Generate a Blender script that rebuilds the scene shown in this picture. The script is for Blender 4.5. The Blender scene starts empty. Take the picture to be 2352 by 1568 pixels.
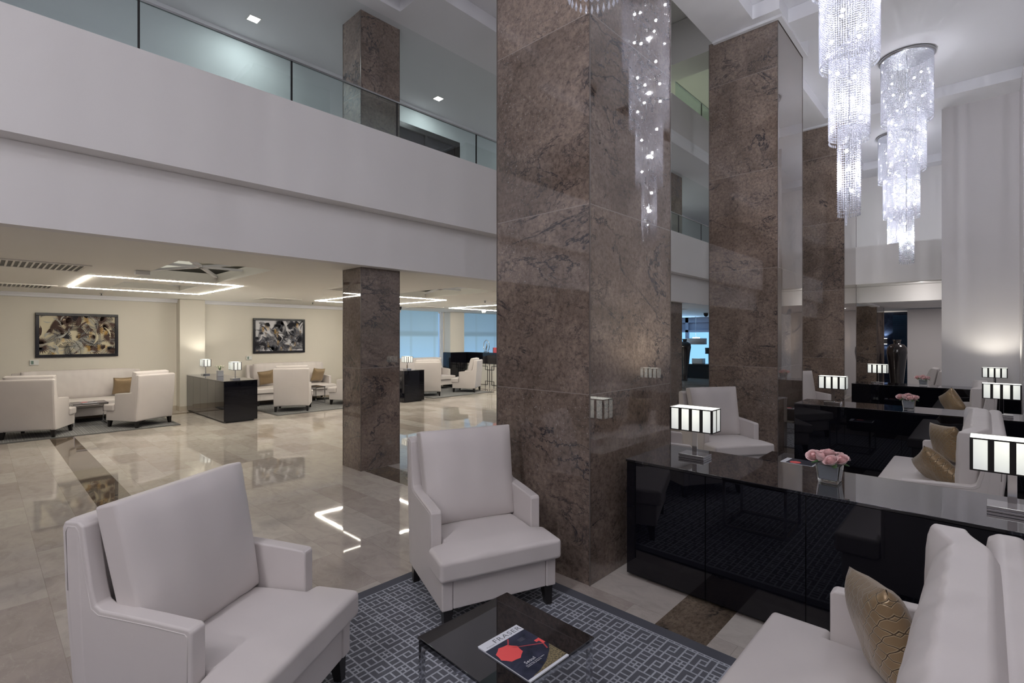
import bpy, bmesh, math, random
from math import sin, cos, pi, radians
from mathutils import Vector, Matrix, noise
SC = bpy.context.scene
COL = SC.collection

# ------------------------------------------------------------------ camera, world, exposure
cam_d = bpy.data.cameras.new('camera'); cam = bpy.data.objects.new('camera', cam_d); COL.objects.link(cam)
cam.location = (0, 0, 1.65); cam.rotation_euler = (pi/2, 0, radians(43.29-90))
cam_d.sensor_width = 36; cam_d.lens = 36*1156/2352; cam_d.shift_y = -9/2352; cam_d.clip_start = .03; cam_d.clip_end = 100
SC.camera = cam
w = bpy.data.worlds.new('world'); SC.world = w; w.use_nodes = True
w.node_tree.nodes['Background'].inputs[0].default_value = (.90, .89, .97, 1)
w.node_tree.nodes['Background'].inputs[1].default_value = .15
SC.view_settings.view_transform = 'Standard'; SC.view_settings.look = 'None'
SC.view_settings.gamma = 1; SC.view_settings.use_curve_mapping = False
SC.view_settings.exposure = 0.25

def lamp(name, kind, loc, power, color, size=.1, rot=(0, 0, 0), size_y=None, parent=None, spread=None, angle=None):
    d = bpy.data.lights.new(name, kind); d.energy = power; d.color = color
    if kind == 'AREA':
        d.size = size
        if size_y: d.shape = 'RECTANGLE'; d.size_y = size_y
        if spread: d.spread = spread
    elif kind == 'SPOT':
        d.shadow_soft_size = size; d.spot_size = angle or 1.6; d.spot_blend = .6
    else: d.shadow_soft_size = size
    o = bpy.data.objects.new(name, d); COL.objects.link(o); o.location = loc; o.rotation_euler = rot
    if parent: o.parent = parent
    return o
COOL = (.95, .945, 1.0); WARM = (1, .90, .68)
# added fill light in the atrium void, no skylight there
lamp('void_fill', 'AREA', (8.0, 3.7, 8.4), 22, (.90, .92, .95), 1.6, (0, 0, 0), 4)
# added fill lights behind the camera, no chandelier built there
for z_ in (5.2, 4.2, 3.3): lamp('chandelier_or_fill_glow', 'POINT', (-2.2, .93, z_), 55, (.97, .95, 1.0), .05)

# ------------------------------------------------------------------ node helpers
class NT:
    def __init__(s, name):
        m = bpy.data.materials.new(name); m.use_nodes = True; s.m = m; s.t = m.node_tree; s.n = s.t.nodes; s.l = s.t.links
        s.b = s.n['Principled BSDF']; s.out = s.n['Material Output']
    def lk(s, a, b): s.l.new(a, b)
    def setin(s, sock, v):
        if hasattr(v, 'is_linked') or isinstance(v, bpy.types.NodeSocket): s.lk(v, sock)
        else: sock.default_value = v
    def math(s, op, a, b=None, c=None, clamp=False):
        n = s.n.new('ShaderNodeMath'); n.operation = op; n.use_clamp = clamp
        s.setin(n.inputs[0], a)
        if b is not None: s.setin(n.inputs[1], b)
        if c is not None: s.setin(n.inputs[2], c)
        return n.outputs[0]
    def mix(s, f, a, b, mode='MIX'):
        n = s.n.new('ShaderNodeMix'); n.data_type = 'RGBA'; n.blend_type = mode
        s.setin(n.inputs[0], f); s.setin(n.inputs[6], a); s.setin(n.inputs[7], b); return n.outputs[2]
    def ramp(s, f, stops, const=False):
        n = s.n.new('ShaderNodeValToRGB'); s.setin(n.inputs[0], f)
        if const: n.color_ramp.interpolation = 'CONSTANT'
        e = n.color_ramp.elements
        while len(e) < len(stops): e.new(.5)
        for i, (p, c) in enumerate(stops): e[i].position = p; e[i].color = c if len(c) == 4 else (*c, 1)
        return n.outputs[0]
    def noise(s, vec, scale, detail=4, rough=.5, dist=0):
        n = s.n.new('ShaderNodeTexNoise'); s.lk(vec, n.inputs['Vector']); n.inputs['Scale'].default_value = scale
        n.inputs['Detail'].default_value = detail; n.inputs['Roughness'].default_value = rough; n.inputs['Distortion'].default_value = dist
        return n.outputs[0]
    def obj(s):
        n = s.n.new('ShaderNodeTexCoord'); return n.outputs['Object']
    def pos(s):
        n = s.n.new('ShaderNodeNewGeometry'); return n.outputs['Position']
    def sep(s, v):
        n = s.n.new('ShaderNodeSeparateXYZ'); s.lk(v, n.inputs[0]); return n.outputs
    def comb(s, x, y, z):
        n = s.n.new('ShaderNodeCombineXYZ')
        for i, v in enumerate((x, y, z)): s.setin(n.inputs[i], v)
        return n.outputs[0]
    def map(s, v, loc=(0, 0, 0), sc=(1, 1, 1), rot=(0, 0, 0)):
        n = s.n.new('ShaderNodeMapping'); s.lk(v, n.inputs[0]); n.inputs[1].default_value = loc; n.inputs[2].default_value = rot; n.inputs[3].default_value = sc
        return n.outputs[0]
    def bump(s, h, strength=.2, dist=.01):
        n = s.n.new('ShaderNodeBump'); n.inputs['Strength'].default_value = strength; n.inputs['Distance'].default_value = dist
        s.lk(h, n.inputs['Height']); s.lk(n.outputs[0], s.b.inputs['Normal'])
    def base(s, c): s.setin(s.b.inputs['Base Color'], c if not isinstance(c, tuple) or len(c) == 4 else (*c, 1))
    def set(s, **k):
        for a, v in k.items(): s.b.inputs[a.replace('_', ' ')].default_value = v
        return s

def plain(name, c, rough=.5, metal=0, ior=1.5, bumpy=0, coat=0):
    m = NT(name); m.base(c); m.set(Roughness=rough, Metallic=metal, IOR=ior)
    if coat: m.b.inputs['Coat Weight'].default_value = coat; m.b.inputs['Coat Roughness'].default_value = .03
    if bumpy: m.bump(m.noise(m.obj(), 60, 3), bumpy, .002)
    return m.m
def emit(name, c, st):
    m = NT(name); m.base((0, 0, 0)); m.b.inputs['Emission Color'].default_value = (*c, 1); m.b.inputs['Emission Strength'].default_value = st
    return m.m

def brown_marble_color(m, v):
    n1 = m.noise(v, 1.6, 14, .66, .4); n2 = m.noise(v, 30, 10, .8)
    base = m.ramp(n1, [(.32, (.120, .091, .074)), (.5, (.198, .153, .127)), (.68, (.285, .225, .188))])
    base = m.mix(.95, base, m.ramp(n2, [(.34, (.36, .36, .37)), (.5, (1, 1, 1)), (.66, (1.45, 1.42, 1.38))]), 'MULTIPLY')
    vv = m.map(v, sc=(1, 1, 1.7))
    def veins(loc, sc, wid, dist, g_loc, g_sc, lo, hi, soft):
        gate = m.ramp(m.noise(m.map(v, g_loc), g_sc, 6, .65), [(lo, (0, 0, 0)), (hi, (1, 1, 1))])
        a_ = m.math('ABSOLUTE', m.math('SUBTRACT', m.noise(m.map(vv, loc), sc, 15, .62, dist), .5))
        return m.math('MULTIPLY', m.ramp(a_, [(0, (1, 1, 1)), (wid, (.9, .9, .9)), (wid*2.2, (soft, soft, soft)), (wid*5, (0, 0, 0))]), gate)
    v1 = veins((3, 7, 1), .9, .0036, .8, (9, 2, 4), .9, .46, .56, .30)
    v2 = veins((1, 5, 8), 1.9, .0026, .7, (1, 12, 7), 1.3, .48, .58, .2)
    v3 = veins((6, 2, 3), 5.5, .0060, .3, (4, 3, 11), 2.2, .53, .61, .2)
    cl = m.math('MULTIPLY', m.ramp(m.noise(m.map(v, (5, 3, 9)), 16, 12, .8, .4), [(.49, (0, 0, 0)), (.57, (.85, .85, .85))]), m.ramp(m.noise(m.map(v, (8, 1, 2)), 1.25, 7, .7, .5), [(.57, (0, 0, 0)), (.66, (1, 1, 1))]))
    al = m.math('MAXIMUM', m.math('MAXIMUM', v1, v2), m.math('MAXIMUM', m.math('MULTIPLY', v3, .7), cl))
    col = m.mix(al, base, (.026, .027, .036, 1))
    sp = m.ramp(m.noise(m.map(v, (4, 4, 4)), 70, 3, .6), [(.64, (0, 0, 0)), (.68, (1, 1, 1))])
    spg = m.ramp(m.noise(m.map(v, (2, 9, 5)), 1.6, 4), [(.46, (0, 0, 0)), (.60, (.85, .85, .85))])
    return m.mix(m.math('MULTIPLY', sp, spg), col, (.42, .39, .37, 1))

def mk_brown(name, joints=True):
    m = NT(name); v = m.obj()
    info = m.n.new('ShaderNodeObjectInfo'); off = m.math('MULTIPLY', info.outputs['Random'], 40)
    p = m.sep(v); zi = m.math('FLOOR', m.math('DIVIDE', p[2], 1.27))
    nx = m.sep(m.n.new('ShaderNodeTexCoord').outputs['Normal'])
    face = m.math('ROUND', m.math('ABSOLUTE', nx[0]))
    v2 = m.comb(m.math('ADD', p[0], m.math('ADD', off, m.math('MULTIPLY', face, 13.0))), p[1], m.math('ADD', p[2], m.math('MULTIPLY', zi, 5.3)))
    c = brown_marble_color(m, v2)
    if joints:
        fr = m.math('ABSOLUTE', m.math('SUBTRACT', m.math('FRACT', m.math('ADD', m.math('DIVIDE', p[2], 1.27), .5)), .5))
        j = m.math('LESS_THAN', fr, .0022)
        c = m.mix(m.math('MULTIPLY', j, .75), c, (.34, .30, .28, 1))
        tint = m.ramp(m.noise(m.comb(zi, face, off), 3.3, 0), [(.3, (.78, .78, .8)), (.7, (1.2, 1.14, 1.1))])
        c = m.mix(.4, c, tint, 'MULTIPLY')
    m.base(c); m.set(Roughness=.03, IOR=1.38); m.b.inputs['Coat Weight'].default_value = .85; m.b.inputs['Coat IOR'].default_value = 1.62; m.b.inputs['Coat Roughness'].default_value = .005; return m.m

def mk_floor():
    m = NT('polished_beige_marble'); v = m.pos(); p = m.sep(v)
    row = m.math('FLOOR', m.math('DIVIDE', p[0], .31)); 
    yy = m.math('ADD', m.math('DIVIDE', p[1], .62), m.math('MULTIPLY', row, .43))
    cell = m.math('FLOOR', yy)
    wn = m.n.new('ShaderNodeTexWhiteNoise'); wn.noise_dimensions = '2D'; m.lk(m.comb(row, cell, 0), wn.inputs['Vector'])
    wn2 = m.sep(wn.outputs['Color'])
    off = m.comb(m.math('MULTIPLY', wn.outputs['Value'], 30), m.math('MULTIPLY', wn2[1], 30), 0)
    va = m.n.new('ShaderNodeVectorMath'); m.lk(m.map(v, sc=(1.6, .9, 1)), va.inputs[0]); m.lk(off, va.inputs[1])
    vv = va.outputs[0]
    tone = m.ramp(wn.outputs['Value'], [(0, (.44, .385, .35)), (.3, (.505, .455, .415)), (.7, (.545, .50, .455)), (1, (.60, .56, .51))])
    cl = m.ramp(m.noise(vv, 5, 10, .62, 1.2), [(.3, (.86, .85, .84)), (.5, (1, 1, 1)), (.72, (1.10, 1.10, 1.09))])
    c = m.mix(1, tone, cl, 'MULTIPLY')
    vn = m.math('ABSOLUTE', m.math('SUBTRACT', m.noise(vv, 3, 8, .6, 1.6), .5))
    c = m.mix(m.math('MULTIPLY', m.ramp(vn, [(0, (.5, .5, .5)), (.012, (0, 0, 0))]), .6), c, (.62, .58, .52, 1))
    fx = m.math('ABSOLUTE', m.math('SUBTRACT', m.math('FRACT', m.math('ADD', m.math('DIVIDE', p[0], .31), .5)), .5))
    fy = m.math('ABSOLUTE', m.math('SUBTRACT', m.math('FRACT', m.math('ADD', yy, .5)), .5))
    jt = m.math('MAXIMUM', m.math('LESS_THAN', fx, .0042), m.math('LESS_THAN', fy, .0022))
    c = m.mix(m.math('MULTIPLY', jt, .45), c, (.20, .17, .14, 1))
    # dark inlaid bands
    def band(co, a, b): return m.math('MULTIPLY', m.math('GREATER_THAN', co, a), m.math('LESS_THAN', co, b))
    bands = None
    for co, a, b, other, lim in ((0, .80, 1.10, 1, 2.9), (0, 3.28, 3.62, 1, 2.8), (0, 7.42, 7.76, 1, 2.8), (1, 1.09, 1.39, None, 0), (1, 12.66, 12.86, None, 0)):
        q = band(p[co], a, b)
        if other is not None: q = m.math('MULTIPLY', q, m.math('GREATER_THAN', p[other], lim))
        if co == 0 and a > 3: q = m.math('MULTIPLY', q, m.math('LESS_THAN', p[1], 5.7))
        bands = q if bands is None else m.math('MAXIMUM', bands, q)
    br = m.mix(1, brown_marble_color(m, m.map(v, (2, 3, 0), (1, 1.5, 1))), (.80, .80, .72, 1), 'MULTIPLY')
    c = m.mix(bands, c, br)
    m.base(c); m.set(Roughness=.03, IOR=1.72)
    m.bump(m.noise(v, 1.6, 1), .012, .003)
    return m.m

def mk_rug(name, dark, light, border, x0, x1, y0, y1):
    m = NT(name); v = m.pos(); p = m.sep(v); P = .163
    U = m.math('MULTIPLY', m.math('FRACT', m.math('DIVIDE', p[0], P)), 10); V = m.math('MULTIPLY', m.math('FRACT', m.math('DIVIDE', p[1], P)), 10)
    hw = .27
    segs = []
    def vl(u, a, b): segs.append((u-hw, u+hw, a-hw, b+hw))
    def hl(v_, a, b): segs.append((a-hw, b+hw, v_-hw, v_+hw))
    vl(0.27, 0, 10); vl(7, 0, 10); hl(.27, 0, 10); hl(7, 0, 10)
    vl(8.6, 7, 10); hl(8.6, 7, 10)
    for k in (2.4, 4.8): hl(k, 7, 10); vl(k, 7, 10)
    vl(2.5, 2.5, 4.8); vl(4.8, 2.5, 4.8); hl(2.5, 2.5, 4.8); hl(4.8, 2.5, 4.8)
    hl(4.8, 0, 2.5); hl(2.5, 4.8, 7); 
    acc = None
    for (a, b, c_, d) in segs:
        cx_, cy_, wx, wy = (a+b)/2, (c_+d)/2, (b-a)/2, (d-c_)/2
        ins = m.math('MULTIPLY', m.math('LESS_THAN', m.math('ABSOLUTE', m.math('SUBTRACT', U, cx_)), wx), m.math('LESS_THAN', m.math('ABSOLUTE', m.math('SUBTRACT', V, cy_)), wy))
        acc = ins if acc is None else m.math('MAXIMUM', acc, ins)
    bw = .085
    ed = m.math('MINIMUM', m.math('MINIMUM', m.math('SUBTRACT', p[0], x0), m.math('SUBTRACT', x1, p[0])), m.math('MINIMUM', m.math('SUBTRACT', p[1], y0), m.math('SUBTRACT', y1, p[1])))
    inb = m.math('LESS_THAN', ed, bw)
    line = m.math('MULTIPLY', inb, m.math('GREATER_THAN', ed, bw-.008))
    c = m.mix(acc, (*dark, 1), (*light, 1)); c = m.mix(inb, c, (*border, 1)); c = m.mix(line, c, (*light, 1))
    fz = m.ramp(m.noise(v, 420, 2), [(.3, (.82, .82, .82)), (.7, (1.18, 1.18, 1.18))])
    m.base(m.mix(1, c, fz, 'MULTIPLY')); m.set(Roughness=.95); m.b.inputs['Specular IOR Level'].default_value = .1
    m.bump(m.math('ADD', m.noise(v, 500, 2), m.math('MULTIPLY', acc, .5)), .5, .003)
    return m.m

def mk_leather(name, col, wr=.35, fs=6, fsc=(1, 1, .6)):
    m = NT(name); v = m.obj()
    n = m.noise(v, 1.6, 3); c = m.mix(1, (*col, 1), m.ramp(n, [(.3, (.95, .945, .95)), (.7, (1.03, 1.03, 1.02))]), 'MULTIPLY')
    m.base(c); m.set(Roughness=.46, IOR=1.42); m.b.inputs['Sheen Weight'].default_value = .08
    h = m.math('ADD', m.math('MULTIPLY', m.noise(m.map(v, sc=fsc), fs, 2, .4, .5), wr), m.math('MULTIPLY', m.noise(v, 320, 2), .012))
    m.bump(h, .75, .02); return m.m

def mk_gold():
    m = NT('gold_quilted_satin'); p = m.sep(m.obj())
    S = .035
    def wav(a, b): return m.math('ADD', m.math('DIVIDE', a, S), m.math('MULTIPLY', m.math('SINE', m.math('MULTIPLY', b, 150)), .05))
    a = m.math('MULTIPLY', m.math('ADD', p[0], p[2]), .75); b = m.math('SUBTRACT', p[0], p[2]); b = m.math('MULTIPLY', b, .75)
    fa = m.math('ABSOLUTE', m.math('SUBTRACT', m.math('FRACT', wav(a, b)), .5)); fb = m.math('ABSOLUTE', m.math('SUBTRACT', m.math('FRACT', wav(b, a)), .5))
    d = m.math('MINIMUM', fa, fb)
    c = m.ramp(d, [(0, (.075, .045, .022)), (.035, (.085, .05, .025)), (.05, (.52, .42, .27)), (.075, (.50, .39, .24)), (.10, (.285, .195, .105)), (1, (.285, .195, .105))])
    m.base(c); m.set(Roughness=.36, Metallic=.35); m.b.inputs['Sheen Weight'].default_value = .3
    m.bump(m.ramp(d, [(0, (0, 0, 0)), (.12, (1, 1, 1))]), .35, .004); return m.m

def mk_crystal():
    m = NT('cut_crystal'); n = m.n
    tr = n.new('ShaderNodeBsdfTransparent'); tr.inputs[0].default_value = (.93, .94, 1, 1)
    gl = n.new('ShaderNodeBsdfGlossy'); gl.inputs[0].default_value = (1, 1, 1, 1); gl.inputs[1].default_value = .08
    tl = n.new('ShaderNodeBsdfTranslucent'); tl.inputs[0].default_value = (.74, .75, .80, 1)
    df = n.new('ShaderNodeBsdfDiffuse'); df.inputs[0].default_value = (.66, .67, .73, 1)
    a = n.new('ShaderNodeMixShader'); a.inputs[0].default_value = .5; m.lk(tl.outputs[0], a.inputs[1]); m.lk(df.outputs[0], a.inputs[2])
    b = n.new('ShaderNodeMixShader'); b.inputs[0].default_value = .38; m.lk(a.outputs[0], b.inputs[1]); m.lk(gl.outputs[0], b.inputs[2])
    c = n.new('ShaderNodeMixShader'); c.inputs[0].default_value = .72; m.lk(tr.outputs[0], c.inputs[1]); m.lk(b.outputs[0], c.inputs[2])
    m.lk(c.outputs[0], m.out.inputs[0]); return m.m

def mk_pane(name, tint, refl=.10):
    m = NT(name); n = m.n
    tr = n.new('ShaderNodeBsdfTransparent'); tr.inputs[0].default_value = (*tint, 1)
    gl = n.new('ShaderNodeBsdfGlossy'); gl.inputs[1].default_value = .0
    lw = n.new('ShaderNodeLayerWeight'); lw.inputs[0].default_value = .5
    fr = m.math('ADD', .045+refl*.2, m.math('MULTIPLY', m.math('POWER', lw.outputs['Facing'], 5), .9), clamp=True)
    mx = n.new('ShaderNodeMixShader'); m.lk(fr, mx.inputs[0]); m.lk(tr.outputs[0], mx.inputs[1]); m.lk(gl.outputs[0], mx.inputs[2])
    m.lk(mx.outputs[0], m.out.inputs[0]); return m.m

def mk_glass():
    m = NT('thick_vase_glass'); m.base((.93, .97, .98)); m.set(Roughness=.0, IOR=1.45); m.b.inputs['Transmission Weight'].default_value = 1; return m.m

def mk_wall(name, c, rough=.7):
    m = NT(name); v = m.pos()
    m.base(m.mix(1, (*c, 1), m.ramp(m.noise(v, .7, 2), [(.3, (.975, .975, .975)), (.7, (1.02, 1.02, 1.02))]), 'MULTIPLY'))
    m.set(Roughness=rough); m.bump(m.noise(v, 90, 3), .08, .002); return m.m

M = {}
M['floor'] = mk_floor()
M['marble'] = mk_brown('polished_brown_marble')
M['white'] = mk_wall('white_plaster', (.79, .775, .77))
M['ceil'] = mk_wall('ceiling_paint', (.76, .765, .80))
M['cream'] = mk_wall('cream_wall_paint', (.69, .655, .585))
M['creamceil'] = mk_wall('cream_ceiling_paint', (.84, .82, .77))
M['greywall'] = mk_wall('grey_wall_paint', (.62, .60, .61))
M['green'] = mk_wall('pale_green_wall_paint', (.60, .64, .48))
M['gallery'] = mk_wall('gallery_wall_paint', (.66, .685, .71))
M['leather'] = mk_leather('ivory_leather', (.655, .612, .598), .14); M['leather2'] = mk_leather('creased_ivory_leather', (.655, .612, .598), .55, 3.2, (1, 1, .30))
M['black'] = plain('black_lacquer', (.006, .006, .009), .05, ior=1.5)
M['blackwood'] = plain('black_stained_wood', (.012, .010, .010), .35)
M['glasstop'] = plain('black_mirror_glass', (.006, .006, .008), .012, ior=2.6)
def mirrorish(name, c, f0, f1, pw, rough=.01):
    m = NT(name); n = m.n; m.base(c); m.set(Roughness=.2); m.b.inputs['Specular IOR Level'].default_value = 0
    lw = n.new('ShaderNodeLayerWeight'); lw.inputs[0].default_value = .5
    fr = m.math('ADD', f0, m.math('MULTIPLY', m.math('POWER', lw.outputs['Facing'], pw), f1), clamp=True)
    gl = n.new('ShaderNodeBsdfGlossy'); gl.inputs[1].default_value = rough; gl.inputs[0].default_value = (.97, .97, 1, 1)
    mx = n.new('ShaderNodeMixShader'); m.lk(fr, mx.inputs[0]); m.lk(m.b.outputs[0], mx.inputs[1]); m.lk(gl.outputs[0], mx.inputs[2]); m.lk(mx.outputs[0], m.out.inputs[0])
    return m.m
M['glasstop'] = mirrorish('black_mirror_glass', (.006, .006, .008), .08, .80, 2.2)
M['glasspanel'] = mirrorish('black_glass_panel', (.004, .004, .007), .045, .75, 3.0)
M['tabletop'] = mirrorish('black_glass_tabletop', (.004, .004, .006), .09, .65, 2.4)
M['chrome'] = plain('polished_chrome', (.78, .79, .82), .06, 1)
M['steel'] = plain('brushed_steel', (.55, .56, .58), .25, 1)
M['darkmetal'] = plain('dark_bronze_metal', (.035, .033, .035), .4, .6)
M['gold'] = mk_gold(); M['cornertrim'] = plain('grey_brown_edge_trim', (.13, .11, .10), .3)
M['crystal'] = mk_crystal()
M['bulb'] = emit('lit_bulb', (.95, .96, 1), 26)
M['strip'] = emit('lit_led_strip', (1, .93, .80), 98)
M['litpanel'] = emit('lit_ceiling_panel', (1, .96, .80), .42)
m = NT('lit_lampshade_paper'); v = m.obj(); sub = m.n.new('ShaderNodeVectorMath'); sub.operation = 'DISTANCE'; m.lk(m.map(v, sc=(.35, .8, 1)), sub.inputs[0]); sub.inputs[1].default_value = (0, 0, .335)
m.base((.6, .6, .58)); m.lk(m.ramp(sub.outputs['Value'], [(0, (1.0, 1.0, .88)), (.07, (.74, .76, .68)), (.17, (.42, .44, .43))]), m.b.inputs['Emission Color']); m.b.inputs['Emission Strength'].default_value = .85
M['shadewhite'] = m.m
M['shadetop'] = emit('lit_lampshade_diffuser', (1, 1, .92), 2.2)
M['down'] = emit('lit_downlight', (1, 1, .96), 7)
M['pane'] = mk_pane('clear_balustrade_glass', (.86, .915, .91))
M['vaseglass'] = mk_glass()
M['silver'] = plain('smoked_silver_liner', (.40, .41, .45), .28, .35)
M['rose'] = plain('pink_rose_petal', (.97, .71, .71), .6); M['rosein'] = plain('deep_pink_rose_heart', (.94, .61, .61), .6)
M['leaf'] = plain('green_leaf', (.07, .16, .05), .5)
M['lily'] = plain('white_lily_petal', (.80, .82, .66), .55)
M['blind'] = None
m = NT('backlit_blue_roller_blind'); p = m.sep(m.pos())
m.base((.20, .32, .42)); m.set(Roughness=.9); g = m.ramp(m.math('DIVIDE', p[2], 2.6), [(0, (.20, .34, .50)), (.45, (.165, .29, .43)), (.64, (.15, .25, .35)), (.665, (.085, .13, .17)), (.70, (.085, .13, .17)), (.725, (.12, .19, .26)), (1, (.10, .16, .21))])
fx = m.math('ABSOLUTE', m.math('SUBTRACT', m.math('FRACT', m.math('DIVIDE', m.math('SUBTRACT', p[0], 9.1), .95)), .5))
g = m.mix(m.math('MULTIPLY', m.math('LESS_THAN', fx, .05), .35), g, (.09, .13, .16, 1))
m.lk(g, m.b.inputs['Emission Color']); m.b.inputs['Emission Strength'].default_value = 1.0; M['blind'] = m.m
M['daylight'] = emit('blue_daylight_outside', (.25, .55, .85), 1.1)
M['daylightpale'] = emit('pale_daylight_outside', (.55, .78, .90), 1.3)
M['bluesky'] = emit('blue_dusk_outside', (.30, .52, .85), .8)
M['bluewall'] = mk_wall('blue_grey_paint', (.28, .33, .45))
m = NT('dark_blue_marble'); v = m.obj(); c = m.ramp(m.noise(v, 4, 10, .65, 1), [(.35, (.008, .012, .028)), (.6, (.018, .03, .065)), (.8, (.07, .09, .13))]); m.base(c); m.set(Roughness=.12); M['navy'] = m.m
M['backblocker'] = mk_wall('taupe_blocker_paint', (.17, .15, .14))
M['tealglass'] = plain('dark_teal_slatted_glass', (.02, .05, .10), .15)
M['vasedark'] = plain('dark_glazed_ceramic', (.020, .017, .018), .1, ior=1.7)
M['white_plastic'] = plain('white_plastic', (.74, .75, .74), .4)
M['lcd'] = plain('grey_green_display', (.16, .24, .21), .3)
M['paper'] = plain('white_paper', (.72, .74, .80), .35)
M['cover'] = None
m = NT('dark_blue_cover_print'); v = m.obj(); m.base(m.ramp(m.noise(v, 9, 4, .5, 1), [(.3, (.012, .016, .032)), (.7, (.05, .058, .10))])); m.set(Roughness=.25); M['cover'] = m.m
M['coral'] = plain('coral_red_print', (.85, .10, .10), .4)
M['coralpale'] = plain('pink_chain_print', (.60, .10, .12), .4)
m = NT('dry_grass_print'); v = m.obj(); m.base(m.ramp(m.noise(v, 160, 3), [(.35, (.04, .035, .02)), (.65, (.30, .24, .13))])); M['grass'] = m.m
M['ink'] = plain('grey_ink', (.12, .13, .15), .5); M['whiteink'] = plain('white_ink', (.72, .74, .78), .5)
M['navyblue'] = plain('navy_page_edge', (.02, .05, .15), .4)
M['frameblack'] = plain('black_picture_frame', (.010, .010, .016), .25)
M['canvas1'] = plain('cream_canvas', (.66, .60, .44), .8); M['canvas2'] = plain('white_canvas', (.66, .66, .70), .8)
M['pbrown'] = plain('brown_paint', (.085, .05, .042), .8); M['pdark'] = plain('black_paint', (.018, .018, .026), .8)
M['pgrey'] = plain('grey_paint', (.24, .24, .24), .8); M['pslate'] = plain('slate_paint', (.085, .09, .115), .8); M['pochre'] = plain('ochre_paint', (.66, .42, .13), .8)
M['ppale'] = plain('pale_grey_paint', (.45, .45, .42), .8)
M['whitestone'] = mk_wall('white_onyx', (.78, .76, .70), .3)
M['brass'] = plain('brass', (.75, .52, .16), .2, 1)
M['skirt'] = plain('beige_stone_skirting', (.50, .44, .36), .15)
M['woodfloor'] = plain('plant_shelf', (.2, .2, .2), .5)

# ------------------------------------------------------------------ mesh helpers
def link(name, bm, mats, parent=None, smooth=False, bevel=None, seg=3, loc=None, rotz=None, subsurf=0, recalc=True):
    if recalc: bmesh.ops.recalc_face_normals(bm, faces=bm.faces[:])
    me = bpy.data.meshes.new(name); bm.to_mesh(me); bm.free()
    for mm in (mats if isinstance(mats, (list, tuple)) else [mats]): me.materials.append(mm)
    o = bpy.data.objects.new(name, me); COL.objects.link(o)
    if parent: o.parent = parent
    if loc: o.location = loc
    if rotz: o.rotation_euler = (0, 0, rotz)
    if smooth:
        for pl in me.polygons: pl.use_smooth = True
    if bevel:
        md = o.modifiers.new('bevel', 'BEVEL'); md.width = bevel; md.segments = seg; md.limit_method = 'ANGLE'; md.angle_limit = radians(35); md.use_clamp_overlap = True
        for pl in me.polygons: pl.use_smooth = True
        try: md.harden_normals = True
        except Exception: pass
    if subsurf:
        md = o.modifiers.new('sub', 'SUBSURF'); md.levels = subsurf; md.render_levels = subsurf
    return o
def box(bm, x0, x1, y0, y1, z0, z1, mi=0, rot=None, origin=None):
    vs = [bm.verts.new((x, y, z)) for z in (z0, z1) for (x, y) in ((x0, y0), (x1, y0), (x1, y1), (x0, y1))]
    fs = [(0, 3, 2, 1), (4, 5, 6, 7), (0, 1, 5, 4), (1, 2, 6, 5), (2, 3, 7, 6), (3, 0, 4, 7)]
    r = []
    for f in fs:
        q = bm.faces.new([vs[i] for i in f]); q.material_index = mi; r.append(q)
    if rot: bmesh.ops.rotate(bm, verts=vs, cent=origin or (0, 0, 0), matrix=rot)
    return vs
def boxes(*bs):
    bm = bmesh.new()
    for b in bs: box(bm, *b)
    return bm
def prism(bm, pts, a0, a1, axis=0, mi=0):
    """polygon pts in the other two axes, extruded along axis"""
    def mkv(a, p):
        l = [p[0], p[1]]; l.insert(axis, a); return bm.verts.new(l)
    A = [mkv(a0, p) for p in pts]; B = [mkv(a1, p) for p in pts]
    fs = [bm.faces.new(A), bm.faces.new(list(reversed(B)))]
    for i in range(len(pts)):
        j = (i+1) % len(pts); fs.append(bm.faces.new((A[j], A[i], B[i], B[j])))
    for f in fs: f.material_index = mi
    return A+B
def tube(bm, pts, r, n=8, mi=0, closed=False):
    rings = []; N = len(pts)
    for i, p in enumerate(pts):
        p = Vector(p); a = Vector(pts[i-1] if i or closed else pts[0]); b = Vector(pts[(i+1) % N] if (i < N-1 or closed) else pts[-1])
        t = (b-a).normalized() if (b-a).length else Vector((0, 0, 1))
        u = t.cross(Vector((0, 0, 1)));  u = u.normalized() if u.length > .01 else Vector((1, 0, 0)); v = t.cross(u).normalized()
        rr = r[i] if isinstance(r, (list, tuple)) else r
        rings.append([bm.verts.new(p+u*cos(2*pi*k/n)*rr+v*sin(2*pi*k/n)*rr) for k in range(n)])
    for i in range(N if closed else N-1):
        A, B = rings[i], rings[(i+1) % N]
        for k in range(n):
            f = bm.faces.new((A[k], A[(k+1) % n], B[(k+1) % n], B[k])); f.material_index = mi; f.smooth = True
    if not closed: bm.faces.new(rings[0][::-1]).material_index = mi; bm.faces.new(rings[-1]).material_index = mi
def lathe(bm, prof, n=32, cx=0, cy=0, mi=0, squareness=0):
    rings = []
    for r, z in prof: rings.append([bm.verts.new((cx+r*cos(2*pi*k/n), cy+r*sin(2*pi*k/n), z)) for k in range(n)])
    for A, B in zip(rings, rings[1:]):
        for k in range(n):
            f = bm.faces.new((A[k], A[(k+1) % n], B[(k+1) % n], B[k])); f.material_index = mi; f.smooth = True
    bm.faces.new(rings[0][::-1]).material_index = mi; bm.faces.new(rings[-1]).material_index = mi
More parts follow.
